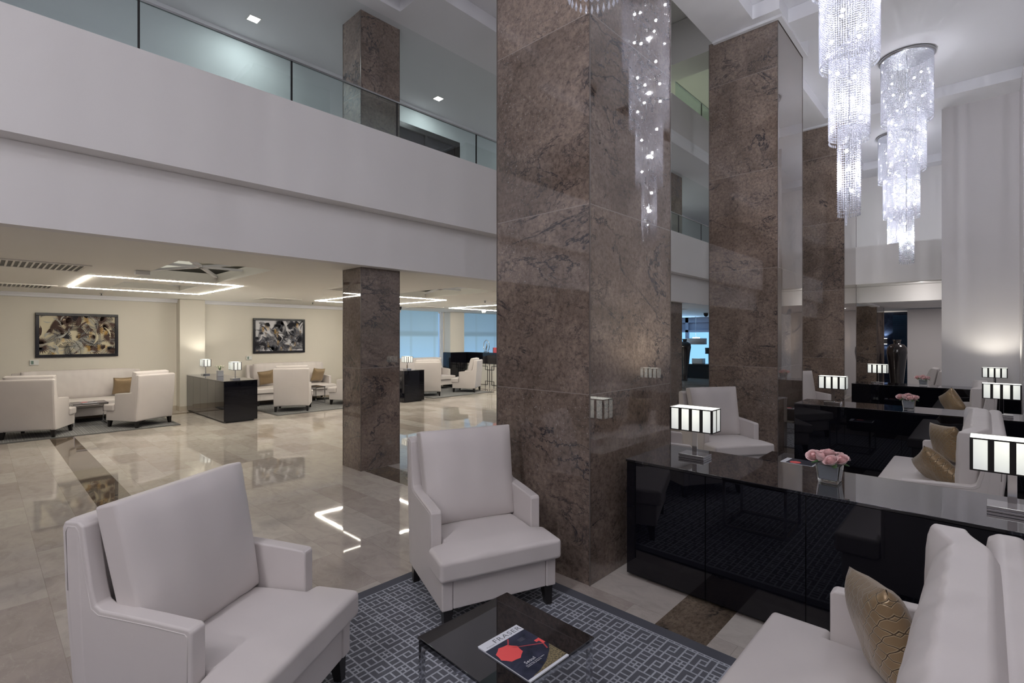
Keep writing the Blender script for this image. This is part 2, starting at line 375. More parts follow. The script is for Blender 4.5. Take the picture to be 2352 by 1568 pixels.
def slab(x0, x1, y0, y1, z0, z1, holes=()):
    """horizontal slab with rectangular openings"""
    bm = bmesh.new()
    xs = sorted({x0, x1, *[h[0] for h in holes], *[h[1] for h in holes]}); ys = sorted({y0, y1, *[h[2] for h in holes], *[h[3] for h in holes]})
    xs = [x for x in xs if x0 <= x <= x1]; ys = [y for y in ys if y0 <= y <= y1]
    def solid(i, j):
        if i < 0 or j < 0 or i >= len(xs)-1 or j >= len(ys)-1: return False
        cx_, cy_ = (xs[i]+xs[i+1])/2, (ys[j]+ys[j+1])/2
        return not any(h[0] < cx_ < h[1] and h[2] < cy_ < h[3] for h in holes)
    vc = {}
    def V(i, j, z):
        k = (i, j, z)
        if k not in vc: vc[k] = bm.verts.new((xs[i], ys[j], z))
        return vc[k]
    for i in range(len(xs)-1):
        for j in range(len(ys)-1):
            if not solid(i, j): continue
            bm.faces.new((V(i, j, z0), V(i, j+1, z0), V(i+1, j+1, z0), V(i+1, j, z0)))
            bm.faces.new((V(i, j, z1), V(i+1, j, z1), V(i+1, j+1, z1), V(i, j+1, z1)))
            for (di, dj, a, b) in ((-1, 0, (i, j), (i, j+1)), (1, 0, (i+1, j+1), (i+1, j)), (0, -1, (i+1, j), (i, j)), (0, 1, (i, j+1), (i+1, j+1))):
                if not solid(i+di, j+dj): bm.faces.new((V(*a, z0), V(*b, z0), V(*b, z1), V(*a, z1)))
    return bm
def struct(name, bm, mat, **k):
    o = link(name, bm, mat, **k); o['kind'] = 'structure'; return o
def tag(o, label, cat, group=None, kind=None):
    o['label'] = label; o['category'] = cat
    if group: o['group'] = group
    if kind: o['kind'] = kind
    return o
def thing(name, loc, label, cat, group=None, rotz=0):
    o = bpy.data.objects.new(name, None); o.empty_display_size = .1; COL.objects.link(o); o.location = loc; o.rotation_euler = (0, 0, rotz)
    return tag(o, label, cat, group)
def dup(root, loc, rotz=None, label=None, group=None):
    def cp(o, par):
        c = o.copy(); COL.objects.link(c)
        if par: c.parent = par
        for ch in list(o.children): cp(ch, c)
        return c
    r = cp(root, None); r.location = loc
    if rotz is not None: r.rotation_euler = (0, 0, rotz)
    if label: r['label'] = label
    if group: r['group'] = group
    return r

# ------------------------------------------------------------------ setting
FX0, FX1 = -1.5, 21.5
WR = -.95      # right wall plane
struct('floor', boxes((FX0-2, FX1, WR-.1, 14.0, -.1, 0)), M['floor'])
# left wall with windows further on
struct('wall_left', boxes((FX0-2, 9.10, 13.45, 13.7, 0, 2.75), (9.10, 10.85, 13.45, 13.7, 0, .62), (10.85, 11.75, 13.45, 13.7, 0, 2.75), (11.75, 13.9, 13.45, 13.7, 0, .62), (13.9, FX1, 13.45, 13.7, 0, 2.75)), M['cream'])
for i, x in enumerate((3.11, 7.23)):
    struct('trim_%d' % (i+1), boxes((x, x+.50, 13.17, 13.449, 0, 2.515)), M['cream'])
struct('trim_3', boxes((10.90, 11.52, 13.12, 13.449, 1.15, 2.515)), M['cream'])
struct('trim_4', boxes((10.86, 11.56, 13.05, 13.449, 0, 1.148)), M['black'], bevel=.004)
struct('baseboard_left', boxes((FX0-2, 3.10, 13.43, 13.449, 0, .10), (3.095, 3.625, 13.155, 13.169, 0, .10), (3.095, 3.109, 13.169, 13.43, 0, .10), (3.63, 7.22, 13.43, 13.449, 0, .10), (7.215, 7.745, 13.155, 13.169, 0, .10)), M['skirt'])
struct('trim_5', boxes((FX0-2, 3.108, 13.36, 13.449, 2.44, 2.52), (3.62, 7.228, 13.36, 13.449, 2.44, 2.52), (7.74, 9.1, 13.36, 13.449, 2.44, 2.52), (FX0-2, 3.108, 13.33, 13.36, 2.48, 2.52), (3.62, 7.228, 13.33, 13.36, 2.48, 2.52)), M['ceil'])
def window(n, x0, x1, y, z0, z1):
    f = struct('window_%d' % n, boxes((x0, x1, y+.10, y+.14, z0, z0+.05), (x0, x1, y+.10, y+.14, z1-.05, z1), (x0, x0+.05, y+.10, y+.14, z0+.05, z1-.05), (x1-.05, x1, y+.10, y+.14, z0+.05, z1-.05)), M['white'])
    link('window_blind', boxes((x0+.02, x1-.17, y+.04, y+.05, z0, z1)), M['blind'], f)
    link('daylight_gap', boxes((x0, x1, y+.18, y+.19, z0, z1)), M['bluesky'], f)
window(1, 9.10, 10.85, 13.45, .62, 2.52); window(2, 11.75, 13.9, 13.45, .62, 2.52)
# low ceiling over the lounge with brace recesses
holes = []
for k in range(4):
    x = 1.56+4.12*k
    holes += [(x, x+1.06, 6.65, 8.95), (x, x+1.02, 9.75, 10.95)]
vents = []
for k in range(4): vents += [(.10+4.12*k-.0, .95+4.12*k, 7.85, 8.62), (.10+4.12*k, .92+4.12*k, 11.30, 12.0)]
struct('ceiling_1', slab(FX0-2, FX1, 5.601, 13.7, 2.52, 2.66, holes), M['creamceil'])
struct('ceiling_2', slab(FX0-2, FX1, 5.601, 13.7, 3.0, 3.17, []), M['creamceil'])
def recess(x, y0, y1, wdt, label):
    t = thing('ceiling_brace_frame', (x, y0, 2.6), label, 'ceiling frame')
    cx_, cy_ = wdt/2, (y1-y0)/2; L = y1-y0
    bm = bmesh.new()
    for (a, b) in (((0, 0), (wdt, L)), ((wdt, 0), (0, L)), ((0, cy_), (wdt, cy_))):
        d = Vector((b[0]-a[0], b[1]-a[1], 0)); n = Vector((-d.y, d.x, 0)).normalized()*.025
        pts = [(a[0]+n.x, a[1]+n.y), (b[0]+n.x, b[1]+n.y), (b[0]-n.x, b[1]-n.y), (a[0]-n.x, a[1]-n.y)]
        prism(bm, pts, .0, .03, 2)
    link('brace', bm, M['ceil'], t)
    link('recess_panel', boxes((.02, wdt-.02, .02, L-.02, .32, .34)), M['litpanel'], t)
    return t
names = ['nearest the left picture', 'beyond the slim column', 'over the far seating group', 'at the far end of the lounge']
for k in range(3):
    recess(1.57+4.12*k, 6.66, 8.94, 1.04, 'long rectangular ceiling recess with crossed white braces '+names[k])
    recess(1.57+4.12*k, 9.76, 10.94, 1.0, 'small rectangular ceiling recess with crossed white braces inside the light frame '+names[k])
# air grilles
def grille(x0, x1, y0, y1, label):
    t = thing('ceiling_vent', (x0, y0, 2.505), label, 'ceiling vent', 'air grilles in the lounge ceiling')
    W, L = x1-x0, y1-y0
    link('frame', boxes((0, W, 0, .05, 0, .014), (0, W, L-.05, L, 0, .014), (0, .05, .05, L-.05, 0, .014), (W-.05, W, .05, L-.05, 0, .014)), M['creamceil'], t)
    link('backing', boxes((.05, W-.05, .05, L-.05, .011, .0145)), M['darkmetal'], t)
    bm = bmesh.new(); n = 14
    for i in range(n):
        xx = .06+(W-.13)*i/(n-1); box(bm, xx, xx+.018, .05, L-.05, .002, .011)
    s = link('slat', bm, M['creamceil'], t); s['kind'] = 'stuff'
vn = ['left of the light frame, nearer the balcony', 'left of the light frame, nearer the wall', 'left of the slim column, nearer the balcony', 'left of the slim column, nearer the wall', 'right of the slim column, nearer the balcony', 'right of the slim column, nearer the wall']
for i, v_ in enumerate(vents[:6]): grille(*v_, 'cream slatted air grille in the lounge ceiling, '+vn[i])
# led light frames
for k in range(3):
    x0, x1, y0, y1 = 1.07+4.22*k+(.16 if k == 1 else 0), 3.06+4.22*k+(.16 if k == 1 else 0), 9.10, 11.5
    t = thing('led_light_frame', (x0, y0, 2.5115), ['glowing rectangular white light frame on the ceiling left of the slim column', 'glowing rectangular white light frame partly behind the slim column', 'glowing white light frame furthest away beside the broad column'][k], 'ceiling light', 'light frames on the lounge ceiling')
    W, L, s = x1-x0, y1-y0, .018
    for bb in ((0, W, 0, s), (0, W, L-s, L), (0, s, s, L-s), (W-s, W, s, L-s)):
        link('light_strip', boxes((*bb, 0, .0075)), M['strip'], t)
def small_dome(x, y, z, label, cat, name, mat, r=.045, h=.04):
    t = thing(name, (x, y, z), label, cat)
    bm = bmesh.new(); lathe(bm, [(r, 0), (r, -.012)], 20); link('mount', bm, M['white_plastic'], t)
    bm = bmesh.new(); lathe(bm, [(r*.8, -.012), (r*.75, -h*.6), (r*.5, -h*.9), (r*.1, -h)], 20); link('dome', bm, mat, t, smooth=True)
bm = boxes((-.08, .08, -.05, .05, -.055, 0)); o = link('ceiling_sensor', bm, M['white_plastic'], bevel=.008, loc=(1.47, 8.0, 2.519)); tag(o, 'white boxy sensor unit on the ceiling left of the long recess', 'sensor')
for (x, y, l) in ((1.66, 12.6, 'below the left light frame'), (5.67, 12.1, 'left of the slim column'), (8.2, 8.6, 'right of the slim column')):
    t = thing('sprinkler_head', (x, y, 2.52), 'tiny dark fire sprinkler hanging from the lounge ceiling '+l, 'sprinkler')
    bm = bmesh.new(); lathe(bm, [(.03, 0), (.03, -.006), (.008, -.01), (.008, -.04)], 12); link('stem', bm, M['steel'], t)
    bm = bmesh.new(); lathe(bm, [(.018, -.04), (.018, -.046)], 12); link('deflector', bm, M['darkmetal'], t)
small_dome(8.05, 11.9, 2.52, 'black dome security camera on the ceiling in front of the blue window', 'camera', 'dome_camera', M['black'], .09, .11)
small_dome(11.0, 11.6, 2.52, 'white dome camera beside the tip of the furthest light frame', 'camera', 'dome_camera', M['white_plastic'], .09, .10)
small_dome(17.5, 7.15, 2.52, 'black dome camera on the ceiling seen between the two broad columns', 'camera', 'dome_camera', M['black'], .10, .14)
for (x, y) in ((3.05, 6.3), (7.2, 6.6), (12.5, 7.5)):
    pass

# balcony edge, upper gallery
struct('wall_gallery_lower', boxes((FX0-2, 16.4, 5.45, 5.60, 2.52, 3.17)), M['white'])
struct('wall_gallery_edge', boxes((FX0-2, 16.2, 5.25, 5.60, 3.171, 4.11)), M['white'])
struct('floor_gallery', boxes((FX0-2, FX1, 5.60, 13.7, 3.171, 3.4)), M['creamceil'])
struct('wall_gallery_back', boxes((FX0-2, 4.70, 7.25, 7.4, 3.4, 5.69), (4.70, 6.25, 7.25, 7.4, 5.33, 5.69), (6.25, FX1, 7.25, 7.4, 3.4, 5.69)), M['gallery'])
struct('wall_back_blocker', boxes((FX0-2.1, FX0-2, WR-.1, 13.7, 0, 5.87)), M['backblocker'])  # unseen wall added to keep bright surroundings out of the marble reflections
struct('ceiling_gallery', boxes((FX0-2, FX1, 5.50, 7.4, 5.69, 5.86)), M['gallery'])
d = struct('door_1', boxes((4.70, 4.79, 7.24, 7.32, 3.4, 5.33), (6.16, 6.25, 7.24, 7.32, 3.4, 5.33), (4.79, 6.16, 7.24, 7.32, 5.24, 5.33), (5.45, 5.50, 7.25, 7.31, 3.4, 5.24)), M['darkmetal'])
link('door_glass', boxes((4.79, 5.45, 7.27, 7.28, 3.4, 5.24), (5.50, 6.16, 7.27, 7.28, 3.4, 5.24)), M['glasspanel'], d)
struct('wall_door_recess', boxes((4.6, 6.4, 7.9, 8.0, 3.4, 5.69)), M['greywall'])
def balustrade(name, xs, y, z0, z1, label, mat='pane', rail=True):
    t = thing(name, (0, y, z0), label, 'glass railing')
    for a, b in zip(xs, xs[1:]):
        link('glass_panel', boxes((a+.008, b-.008, -.006, .006, 0, z1-z0)), M[mat], t)
        link('edge_profile', boxes((b-.008, b+.008, -.007, .007, 0, z1-z0)), M['darkmetal'], t)
    link('handrail', boxes((xs[0], xs[-1], -.012, .012, z1-z0, z1-z0+.018)), M['steel'], t)
    link('base_channel', boxes((xs[0], xs[-1], -.015, .015, -.002, .012)), M['steel'], t)
balustrade('glass_balustrade', [-3+.0, -1.68, -.36, .95, 2.26, 3.56, 4.89, 6.2, 7.5, 8.8, 10.1, 11.4, 12.7, 14.0, 15.3], 5.31, 4.112, 4.55, 'long frameless glass railing with thin steel rail on the balcony edge')
# gallery downlights
for i, (x, y) in enumerate(((2.40, 6.76), (5.34, 6.74), (11.9, 6.9), (14.2, 6.9))):
    t = thing('downlight', (x, y, 5.684), ['square downlight in the gallery ceiling left of the upper column', 'square downlight in the gallery ceiling right of the upper column', 'square downlight in the gallery ceiling seen between the broad columns, nearer one', 'square downlight in the gallery ceiling seen between the broad columns, further one'][i], 'downlight', 'downlights over the upper gallery')
    link('trim_ring', boxes((-.075, .075, -.075, -.06, 0, .005), (-.075, .075, .06, .075, 0, .005), (-.075, -.06, -.06, .06, 0, .005), (.06, .075, -.06, .06, 0, .005)), M['white_plastic'], t)
    link('lens', boxes((-.06, .06, -.06, .06, .001, .004)), M['down'], t)
    lamp('downlight_or_fill_glow', 'AREA', (x, y, 5.67), 6.5, (.95, 1, .98), .12)
for x in (8.3,): lamp('downlight_or_fill_glow', 'AREA', (x, 6.75, 5.67), 6.5, (.95, 1, .98), .12)  # added fill for the gallery, no fixture here

# coffered ceiling over the seating bays and column beams
bay = 4.12
cof = []
for k in range(-1, 4):
    o_ = 4.06*k if k > 0 else bay*k
    xa, xb = 3.68+bay*k*.985, 7.14+bay*k*.965
    cof += [(xa, xb, WR, 1.85), (xa+.42, xb-.39, 1.84, 2.16)]
left_cof = []
for k in range(-1, 1): left_cof += [(3.98+bay*k-.0-.6, 7.1+bay*k-1.6, 3.0, 4.72)]
struct('ceiling', slab(FX0-2, 17.0, WR-.1, 5.5, 5.69, 5.87, cof+[(-2.9, -.6, 3.2, 5.29), (-.1, 3.59, 4.95, 5.29), (3.7, 5.5, 3.2, 4.72), (-.1, 3.59, 3.2, 4.72), (5.7, 16.0, 2.74, 4.72)]), M['ceil'])
struct('ceiling_upper', slab(FX0-2, 17.0, WR-.1, 5.5, 5.872, 5.95, [(5.7, 16.0, 2.74, 4.72)]), M['ceil'])
# void above
struct('wall_void', boxes((5.7, 16.0, 4.74, 4.86, 5.951, 6.72), (5.7, 16.0, 2.60, 2.73, 5.951, 8.5), (5.6, 5.69, 2.74, 4.72, 5.951, 8.5), (16.0, 16.1, 2.74, 7.9, 5.951, 8.5)), M['greywall'])
struct('wall_third_floor', boxes((5.7, 16.0, 7.8, 7.9, 6.0, 8.5)), M['green'])
struct('floor_third', boxes((5.7, 16.0, 4.86, 7.8, 5.951, 6.2)), M['greywall'])
struct('ceiling_void', slab(5.6, 16.1, 2.6, 7.9, 8.5, 8.6, []), M['greywall'])
struct('trim_6', boxes((10.4, 11.1, 2.74, 7.79, 7.6, 8.49)), M['greywall'])
struct('trim_7', boxes((12.6, 13.1, 2.74, 4.72, 6.0, 6.6)), M['greywall'])
balustrade('upper_glass_balustrade', [10.15, 11.5, 12.85, 14.2, 15.6], 4.80, 6.72, 7.06, 'green tinted glass railing on the third floor between the broad columns')
lamp('third_floor_glow', 'AREA', (13.2, 6.4, 8.3), 42, (.85, 1, .75), 3, (0, 0, 0), 1.5)

# far wall with opening, side wall
struct('wall_right', boxes((FX0-2, 11.72, WR-.1, WR, 0, 5.87)), M['greywall'])
struct('trim_9', boxes((10.55, 11.719, WR+.001, -.40, 0, 5.688)), M['greywall'])
struct('wall_far', boxes((11.72, 12.05, WR-.1, .575, 0, 5.87)), M['greywall'])
struct('wall_end_balcony', boxes((12.15, 12.30, WR-.1, 2.17, 2.72, 3.47), (12.301, 15.45, 2.05, 2.17, 2.72, 3.47)), M['white'])
struct('floor_end_balcony', boxes((12.301, 15.45, WR-.1, 2.049, 2.72, 2.85)), M['white'])
struct('wall_end_beam', boxes((12.85, 13.05, WR-.1, 2.01, 2.385, 2.715), (13.051, 15.0, 1.88, 2.01, 2.385, 2.715)), M['white'])
struct('wall_end_upper', boxes((15.45, 15.6, WR-.1, 5.45, 2.75, 5.689)), M['white'])
struct('ceiling_end', boxes((13.051, FX1, WR-.1, 1.879, 2.42, 2.71), (15.0, FX1, 1.88, 5.45, 2.42, 2.71)), M['ceil'])
struct('wall_end_grey', boxes((17.0, 17.2, -.5, 1.53, 0, 2.40)), M['greywall'])
struct('wall_end_left', boxes((17.4, 17.5, 2.55, 5.45, 0, 2.55)), M['greywall'])
struct('wall_end_dark', boxes((19.0, 19.1, 1.2, 2.55, 0, 2.55)), M['navy'])
o = link('slatted_screen', boxes(*[(18.93, 18.96, 1.62, 2.05, .05+.06*i, .10+.06*i) for i in range(38)]), M['tealglass']); tag(o, 'dark teal slatted screen on the navy wall behind the giant vase', 'screen')
t = thing('wall_sconce', (18.9, 2.235, 1.55), 'small up and down wall light glowing on the navy marble wall', 'wall light')
link('housing', boxes((-.0, .08, -.05, .05, -.09, .07)), M['steel'], t); link('lens', boxes((.01, .07, -.04, .04, .0705, .078), (.01, .07, -.04, .04, -.098, -.0905)), M['down'], t)
lamp('passage_fill', 'AREA', (15.4, 1.0, 2.41), 16, (1, .93, .9), .3)  # added fill to brighten the dim passage, no fixture
lamp('beam_fill', 'AREA', (12.36, .9, 2.66), 5, (1, .95, .92), 2.0, (0, radians(-82), 0), .03)  # added light that lifts the shaded end beam, no fixture
lamp('sconce_glow', 'SPOT', (18.93, 2.235, 1.66), 12, (1, .9, .75), .02, (pi, 0, 0), angle=2.2); lamp('sconce_glow', 'SPOT', (18.93, 2.235, 1.44), 5, (1, .9, .75), .02, (0, 0, 0), angle=2.0)
# blue glazed end of the lounge
gz = struct('window_3', boxes(*[(21.2, 21.3, y, y+.14, 0, 2.52) for y in (7.7, 8.30, 9.43, 9.9)], (21.2, 21.3, 7.6, 13.4, 2.30, 2.52), (21.2, 21.3, 7.6, 13.4, 1.88, 1.98), (21.2, 21.3, 7.6, 13.4, 0, .12)), M['bluewall'])
link('daylight_view', boxes((21.45, 21.46, 7.6, 13.4, 0, 1.95)), M['daylight'], gz); link('upper_pane', boxes((21.33, 21.34, 7.6, 13.4, 1.95, 2.5)), M['bluewall'], gz)
struct('wall_lounge_end', boxes((21.2, 21.4, 5.45, 7.6, 0, 2.52)), M['bluewall'])
lamp('blue_daylight', 'AREA', (20.9, 9.8, 1.4), 70, (.35, .62, 1), 3.5, (0, radians(90), 0), 2)

# ------------------------------------------------------------------ columns
def column(x, y, wx, wy, z1, label, group, name='marble_column', z0=0):
    o = link(name, boxes((0, wx, 0, wy, 0, z1-z0)), M['marble'], loc=(x, y, z0)); tag(o, label, 'column', group)
    bm = bmesh.new()
    for (cx_, cy_) in ((0, 0), (wx, 0), (0, wy), (wx, wy)): box(bm, cx_-.0035, cx_+.0035, cy_-.0035, cy_+.0035, 0, z1-z0)
    link('corner_trim', bm, M['cornertrim'], o)
    return o
for x, l in ((2.787, 'broad brown marble column nearest the camera, in the middle of the photo'), (6.93, 'broad brown marble column, second from the camera'), (11.03, 'broad brown marble column, third from the camera, behind the second armchair bay'), (14.83, 'broad brown marble column furthest away beside the dark passage')):
    column(x, 1.915, 1.17, .87, 5.69 if x < 14 else 2.415, l, 'broad marble columns')
    if x < 14: struct('trim_%d' % (10+int(x)), boxes((x-.06, x+1.23, 1.855, 1.9085, 5.655, 5.689), (x-.06, x-.0065, 1.9085, 2.72, 5.655, 5.689), (x+1.1765, x+1.23, 1.9085, 2.72, 5.655, 5.689)), M['ceil'])
column(3.235, 5.605, .56, .44, 2.52, 'slim brown marble column under the balcony', 'slim marble columns')
column(3.235, 5.605, .56, .44, 5.69, 'slim brown marble column on the upper gallery behind the glass', 'slim marble columns', z0=3.4)
column(11.60, 5.605, .62, .44, 2.52, 'slim brown marble column seen between the two broad columns, lower floor', 'slim marble columns')
column(11.60, 5.605, .62, .44, 5.69, 'slim brown marble column seen between the two broad columns, upper floor', 'slim marble columns', z0=3.4)

# ------------------------------------------------------------------ seating
def grid_cushion(outline_cells, xs, ys, z0, z1, crown=.02, dent=0):
    """flat cushion made of grid cells (True/False), crowned top"""
    bm = bmesh.new(); nx, ny = len(xs)-1, len(ys)-1; vc = {}
    X0, X1, Y0, Y1 = xs[0], xs[-1], ys[0], ys[-1]
    def zt(x, y, top):
        u = (x-X0)/(X1-X0)*2-1; v = (y-Y0)/(Y1-Y0)*2-1
        k = max(0, (1-abs(u)**3))*max(0, (1-abs(v)**3))
        return (z1+crown*k) if top else z0
    def V(i, j, top):
        k = (i, j, top)
        if k not in vc: vc[k] = bm.verts.new((xs[i], ys[j], zt(xs[i], ys[j], top)))
        return vc[k]
    for i in range(nx):
        for j in range(ny):
            if not outline_cells(i, j): continue
            bm.faces.new((V(i, j, 1), V(i+1, j, 1), V(i+1, j+1, 1), V(i, j+1, 1))); bm.faces.new((V(i, j, 0), V(i, j+1, 0), V(i+1, j+1, 0), V(i+1, j, 0)))
            for di, dj, a, b in ((-1, 0, (i, j+1), (i, j)), (1, 0, (i+1, j), (i+1, j+1)), (0, -1, (i, j), (i+1, j)), (0, 1, (i+1, j+1), (i, j+1))):
                ii, jj = i+di, j+dj
                if ii < 0 or jj < 0 or ii >= nx or jj >= ny or not outline_cells(ii, jj): bm.faces.new((V(*a, 0), V(*b, 0), V(*b, 1), V(*a, 1)))
    return bm
def lin(a, b, n): return [a+(b-a)*i/n for i in range(n+1)]
def puffy(sx, sy, sz, nx, nz, puff, taper=1.0, edge=.55, seed=0, wrinkle=0.0):
    """upright cushion: width x, thickness y, height z; front/back bulge"""
    bm = bmesh.new(); vf = {}; vb = {}
    for i in range(nx+1):
        for j in range(nz+1):
            u = i/nx*2-1; v = j/nz*2-1
            wx = sx/2*(1-(1-taper)*(1-v)/2)
            t = sy/2*(edge+(1-edge)*min(1, (1-abs(u)**5)*(1-abs(v)**5)*1.0)**.5)
            b = puff*(1-u*u)*(1-v*v)
            wr = wrinkle*sin(u*sx*26+seed+2.2*sin(v*2+seed))*(abs(v)**1.5)*.5+wrinkle*.6*noise.noise(Vector((u*sx*5+seed, v*3, seed)))
            vf[i, j] = bm.verts.new((u*wx, t+b+wr, (v+1)/2*sz)); vb[i, j] = bm.verts.new((u*wx, -t, (v+1)/2*sz))
    for i in range(nx):
        for j in range(nz):
            bm.faces.new((vf[i, j], vf[i, j+1], vf[i+1, j+1], vf[i+1, j])); bm.faces.new((vb[i, j], vb[i+1, j], vb[i+1, j+1], vb[i, j+1]))
    for i in range(nx):
        for j in (0, nz): bm.faces.new((vf[i, j], vf[i+1, j], vb[i+1, j], vb[i, j]))
    for j in range(nz):
        for i in (0, nx): bm.faces.new((vf[i, j], vf[i, j+1], vb[i, j+1], vb[i, j]))
    return bm
PROFILE = [(-.335, .12), (-.352, .30), (-.390, .70), (-.402, .93), (-.392, .955), (-.330, .957), (-.305, .94), (-.292, .85), (-.268, .72), (-.250, .655), (-.225, .640), (.0, .625), (.150, .612), (.163, .600), (.163, .296), (.364, .288), (.364, .12)]
PIPE = [(-.372, .70), (-.381, .915), (-.373, .935), (-.338, .937), (-.324, .92), (-.311, .85), (-.287, .72), (-.268, .642), (-.236, .622), (0, .607), (.136, .594), (.145, .584), (.145, .31)]
def seat_unit(name, half, loc, rotz, label, cat, group, sofa=False):
    """front faces local +y"""
    t = thing(name, loc, label, cat, group, rotz)
    A = half; th = .066; L = M['leather']
    for s in (-1, 1):
        bm = bmesh.new(); a0, a1 = (s*A, s*(A-th)); prism(bm, PROFILE, min(a0, a1), max(a0, a1), 0)
        sp = link('side_panel', bm, L, t, bevel=.016, seg=4)
        bm = bmesh.new(); tube(bm, [(s*(A+.0004), y_, z_) for (y_, z_) in PIPE], .0021, 6); link('piping', bm, L, sp)
    bm = bmesh.new(); box(bm, -(A-th-.001), A-th-.001, -.255, .360, .122, .286); link('seat_base', bm, L, t, bevel=.008)
    bm = bmesh.new(); prism(bm, [(-.340, .119), (-.357, .30), (-.395, .70), (-.407, .932), (-.403, .962), (-.318, .962), (-.306, .93), (-.294, .70), (-.28, .45), (-.262, .30), (-.262, .119)], -(A+.0015), A+.0015, 0)
    link('back_shell', bm, L, t, bevel=.030, seg=5)
    # T shaped seat cushion
    n = 6 if not sofa else 16
    xi = A-th-.004; xs = [-(A+.022)]+lin(-xi, xi, n)+[A+.022]; ys = [-.235, -.13, -.03, .07, .168, .25, .33, .403]
    bm = grid_cushion(lambda i, j: (0 < i < len(xs)-2) or j >= 4, xs, ys, .291, .412, .034)
    link('seat_cushion', bm, L, t, bevel=.024, seg=4)
    wd = (A-.036)*2 if not sofa else (A-.115)*2
    bm = puffy(wd, .17, .60 if not sofa else .57, 14 if not sofa else 60, 14, .028 if not sofa else .02, taper=.915 if not sofa else 1.0, seed=len(label), wrinkle=.0055 if not sofa else .006)
    if sofa:
        for v in bm.verts:
            e_ = min(1, max(0, (abs(v.co.x)/(wd/2)-.72)/.28)); e_ = e_*e_*(3-2*e_)
            v.co.y += -.207-.058*(v.co.z/.57)*(1-1.0*e_)
            v.co.z = v.co.z*(1-.02*e_)+.425
    else:
        bmesh.ops.rotate(bm, verts=bm.verts[:], cent=(0, 0, 0), matrix=Matrix.Rotation(radians(12.5), 3, 'X'))
        bmesh.ops.translate(bm, verts=bm.verts[:], vec=(0, -.125, .425))
    link('back_cushion', bm, M['leather2'] if sofa else L, t, bevel=.012, seg=3)
    for sx in (-1, 1):
        for (yy, zz) in ((.318, .12), (-.30, .12)):
            bm = bmesh.new(); x_ = sx*(A-.045)
            tp, bt = .030, .019
            sy = 1 if yy > 0 else -1
            V = [bm.verts.new((x_+a*tp, yy+b*tp, .128)) for a, b in ((-1, -1), (1, -1), (1, 1), (-1, 1))]
            W = [bm.verts.new((x_+sx*.008+a*bt, yy+sy*.01+b*bt, 0)) for a, b in ((-1, -1), (1, -1), (1, 1), (-1, 1))]
            bm.faces.new(V); bm.faces.new(W[::-1])
            for k in range(4): bm.faces.new((V[k], V[(k+1) % 4], W[(k+1) % 4], W[k]))
            link('leg', bm, M['blackwood'], t)
    return t
RUGZ = .012
H = lambda deg: radians(deg-90)
GA = 'ivory leather armchairs'; 
c2 = seat_unit('armchair', .365, (2.223, 2.394, RUGZ), H(-110.6), 'ivory leather armchair standing against the nearest broad marble column', 'armchair', GA)
chairs = [((.737, 2.359), -58, 'large ivory leather armchair in the foreground at the bottom left, back to the lobby'),
 ((6.207, 2.32), -123.9, 'ivory leather armchair behind the nearest console, against the second marble column'),
 ((4.86, 2.359), -58, 'ivory leather armchair of which only an arm shows behind the nearest lamp'),
 ((10.36, 2.35), -118, 'ivory leather armchair mostly hidden behind the second column, above the second console'),
 ((.69, 11.60), 65, 'cream leather armchair seen from behind at the left edge under the brown leaf picture'),
 ((2.11, 11.62), 119, 'cream leather armchair seen from behind, right of the low glass table by the left wall'),
 ((4.93, 11.48), 60, 'cream leather armchair seen from behind, between the black cabinet and the slim column'),
 ((6.40, 11.60), 122, 'cream leather armchair half hidden by the left face of the slim column'),
 ((8.80, 11.62), 56, 'cream leather armchair seen from behind, right of the second lounge cabinet'),
 ((10.28, 11.57), 123, 'cream leather armchair in front of the reception desk lattice'),
 ((13.75, 1.02), 90, 'ivory leather armchair end in the passage behind the furthest roses')]
rz = lambda x, y: RUGZ
for (p, a, l) in chairs:
    z = RUGZ if not (p[0] > 13) else 0
    dup(c2, (p[0], p[1], z), H(a), l)
s1 = seat_unit('sofa', .985, (1.455, .30, RUGZ), H(90), 'ivory leather sofa in the foreground at the bottom right corner', 'sofa', 'ivory leather sofas', True)
for (p, a, l) in (((5.555, .30), 90, 'ivory leather sofa behind the nearest console with two gold cushions'), ((9.66, .30), 90, 'ivory leather sofa behind the second console at the right'),
 ((1.42, 12.99), -90, 'cream leather sofa under the brown leaf picture'), ((5.54, 12.99), -90, 'cream leather sofa under the black leaf picture'), ((9.68, 12.99), -90, 'cream leather sofa under the blue window blind')):
    dup(s1, (p[0], p[1], RUGZ), H(a), l)

# gold cushions
def pillow(loc, rot, label, size=.365):
    bm = bmesh.new(); n = 18; T = .075; f = {}; b = {}
    for i in range(n+1):
        for j in range(n+1):
            u, v = i/n*2-1, j/n*2-1
            k = 1-.07*(1-v*v); k2 = 1-.07*(1-u*u)
            th = T*((1-u**4)*(1-v**4))**.6 + .004*noise.noise(Vector((u*3, v*3, size)))
            f[i, j] = bm.verts.new((u*size/2*k, th, v*size/2*k2)); 
            b[i, j] = f[i, j] if i in (0, n) or j in (0, n) else bm.verts.new((u*size/2*k, -th, v*size/2*k2))
    for i in range(n):
        for j in range(n):
            bm.faces.new((f[i, j], f[i, j+1], f[i+1, j+1], f[i+1, j])); bm.faces.new((b[i, j], b[i+1, j], b[i+1, j+1], b[i, j+1]))
    o = link('throw_pillow', bm, M['gold'], smooth=True, loc=loc); o.rotation_euler = rot
    return tag(o, label, 'cushion', 'gold quilted cushions')
pillow((2.205, .262, .605), (radians(-14), radians(12), radians(26)), 'gold quilted cushion leaning in the corner of the foreground sofa')
pillow((6.38, .275, .635), (radians(-10), radians(3), radians(34)), 'gold quilted cushion standing against the back of the sofa behind the nearest console')
pillow((5.50, .295, .545), (radians(-40), radians(30), radians(20)), 'gold quilted cushion slumped lower, just left of the big lamp shade')
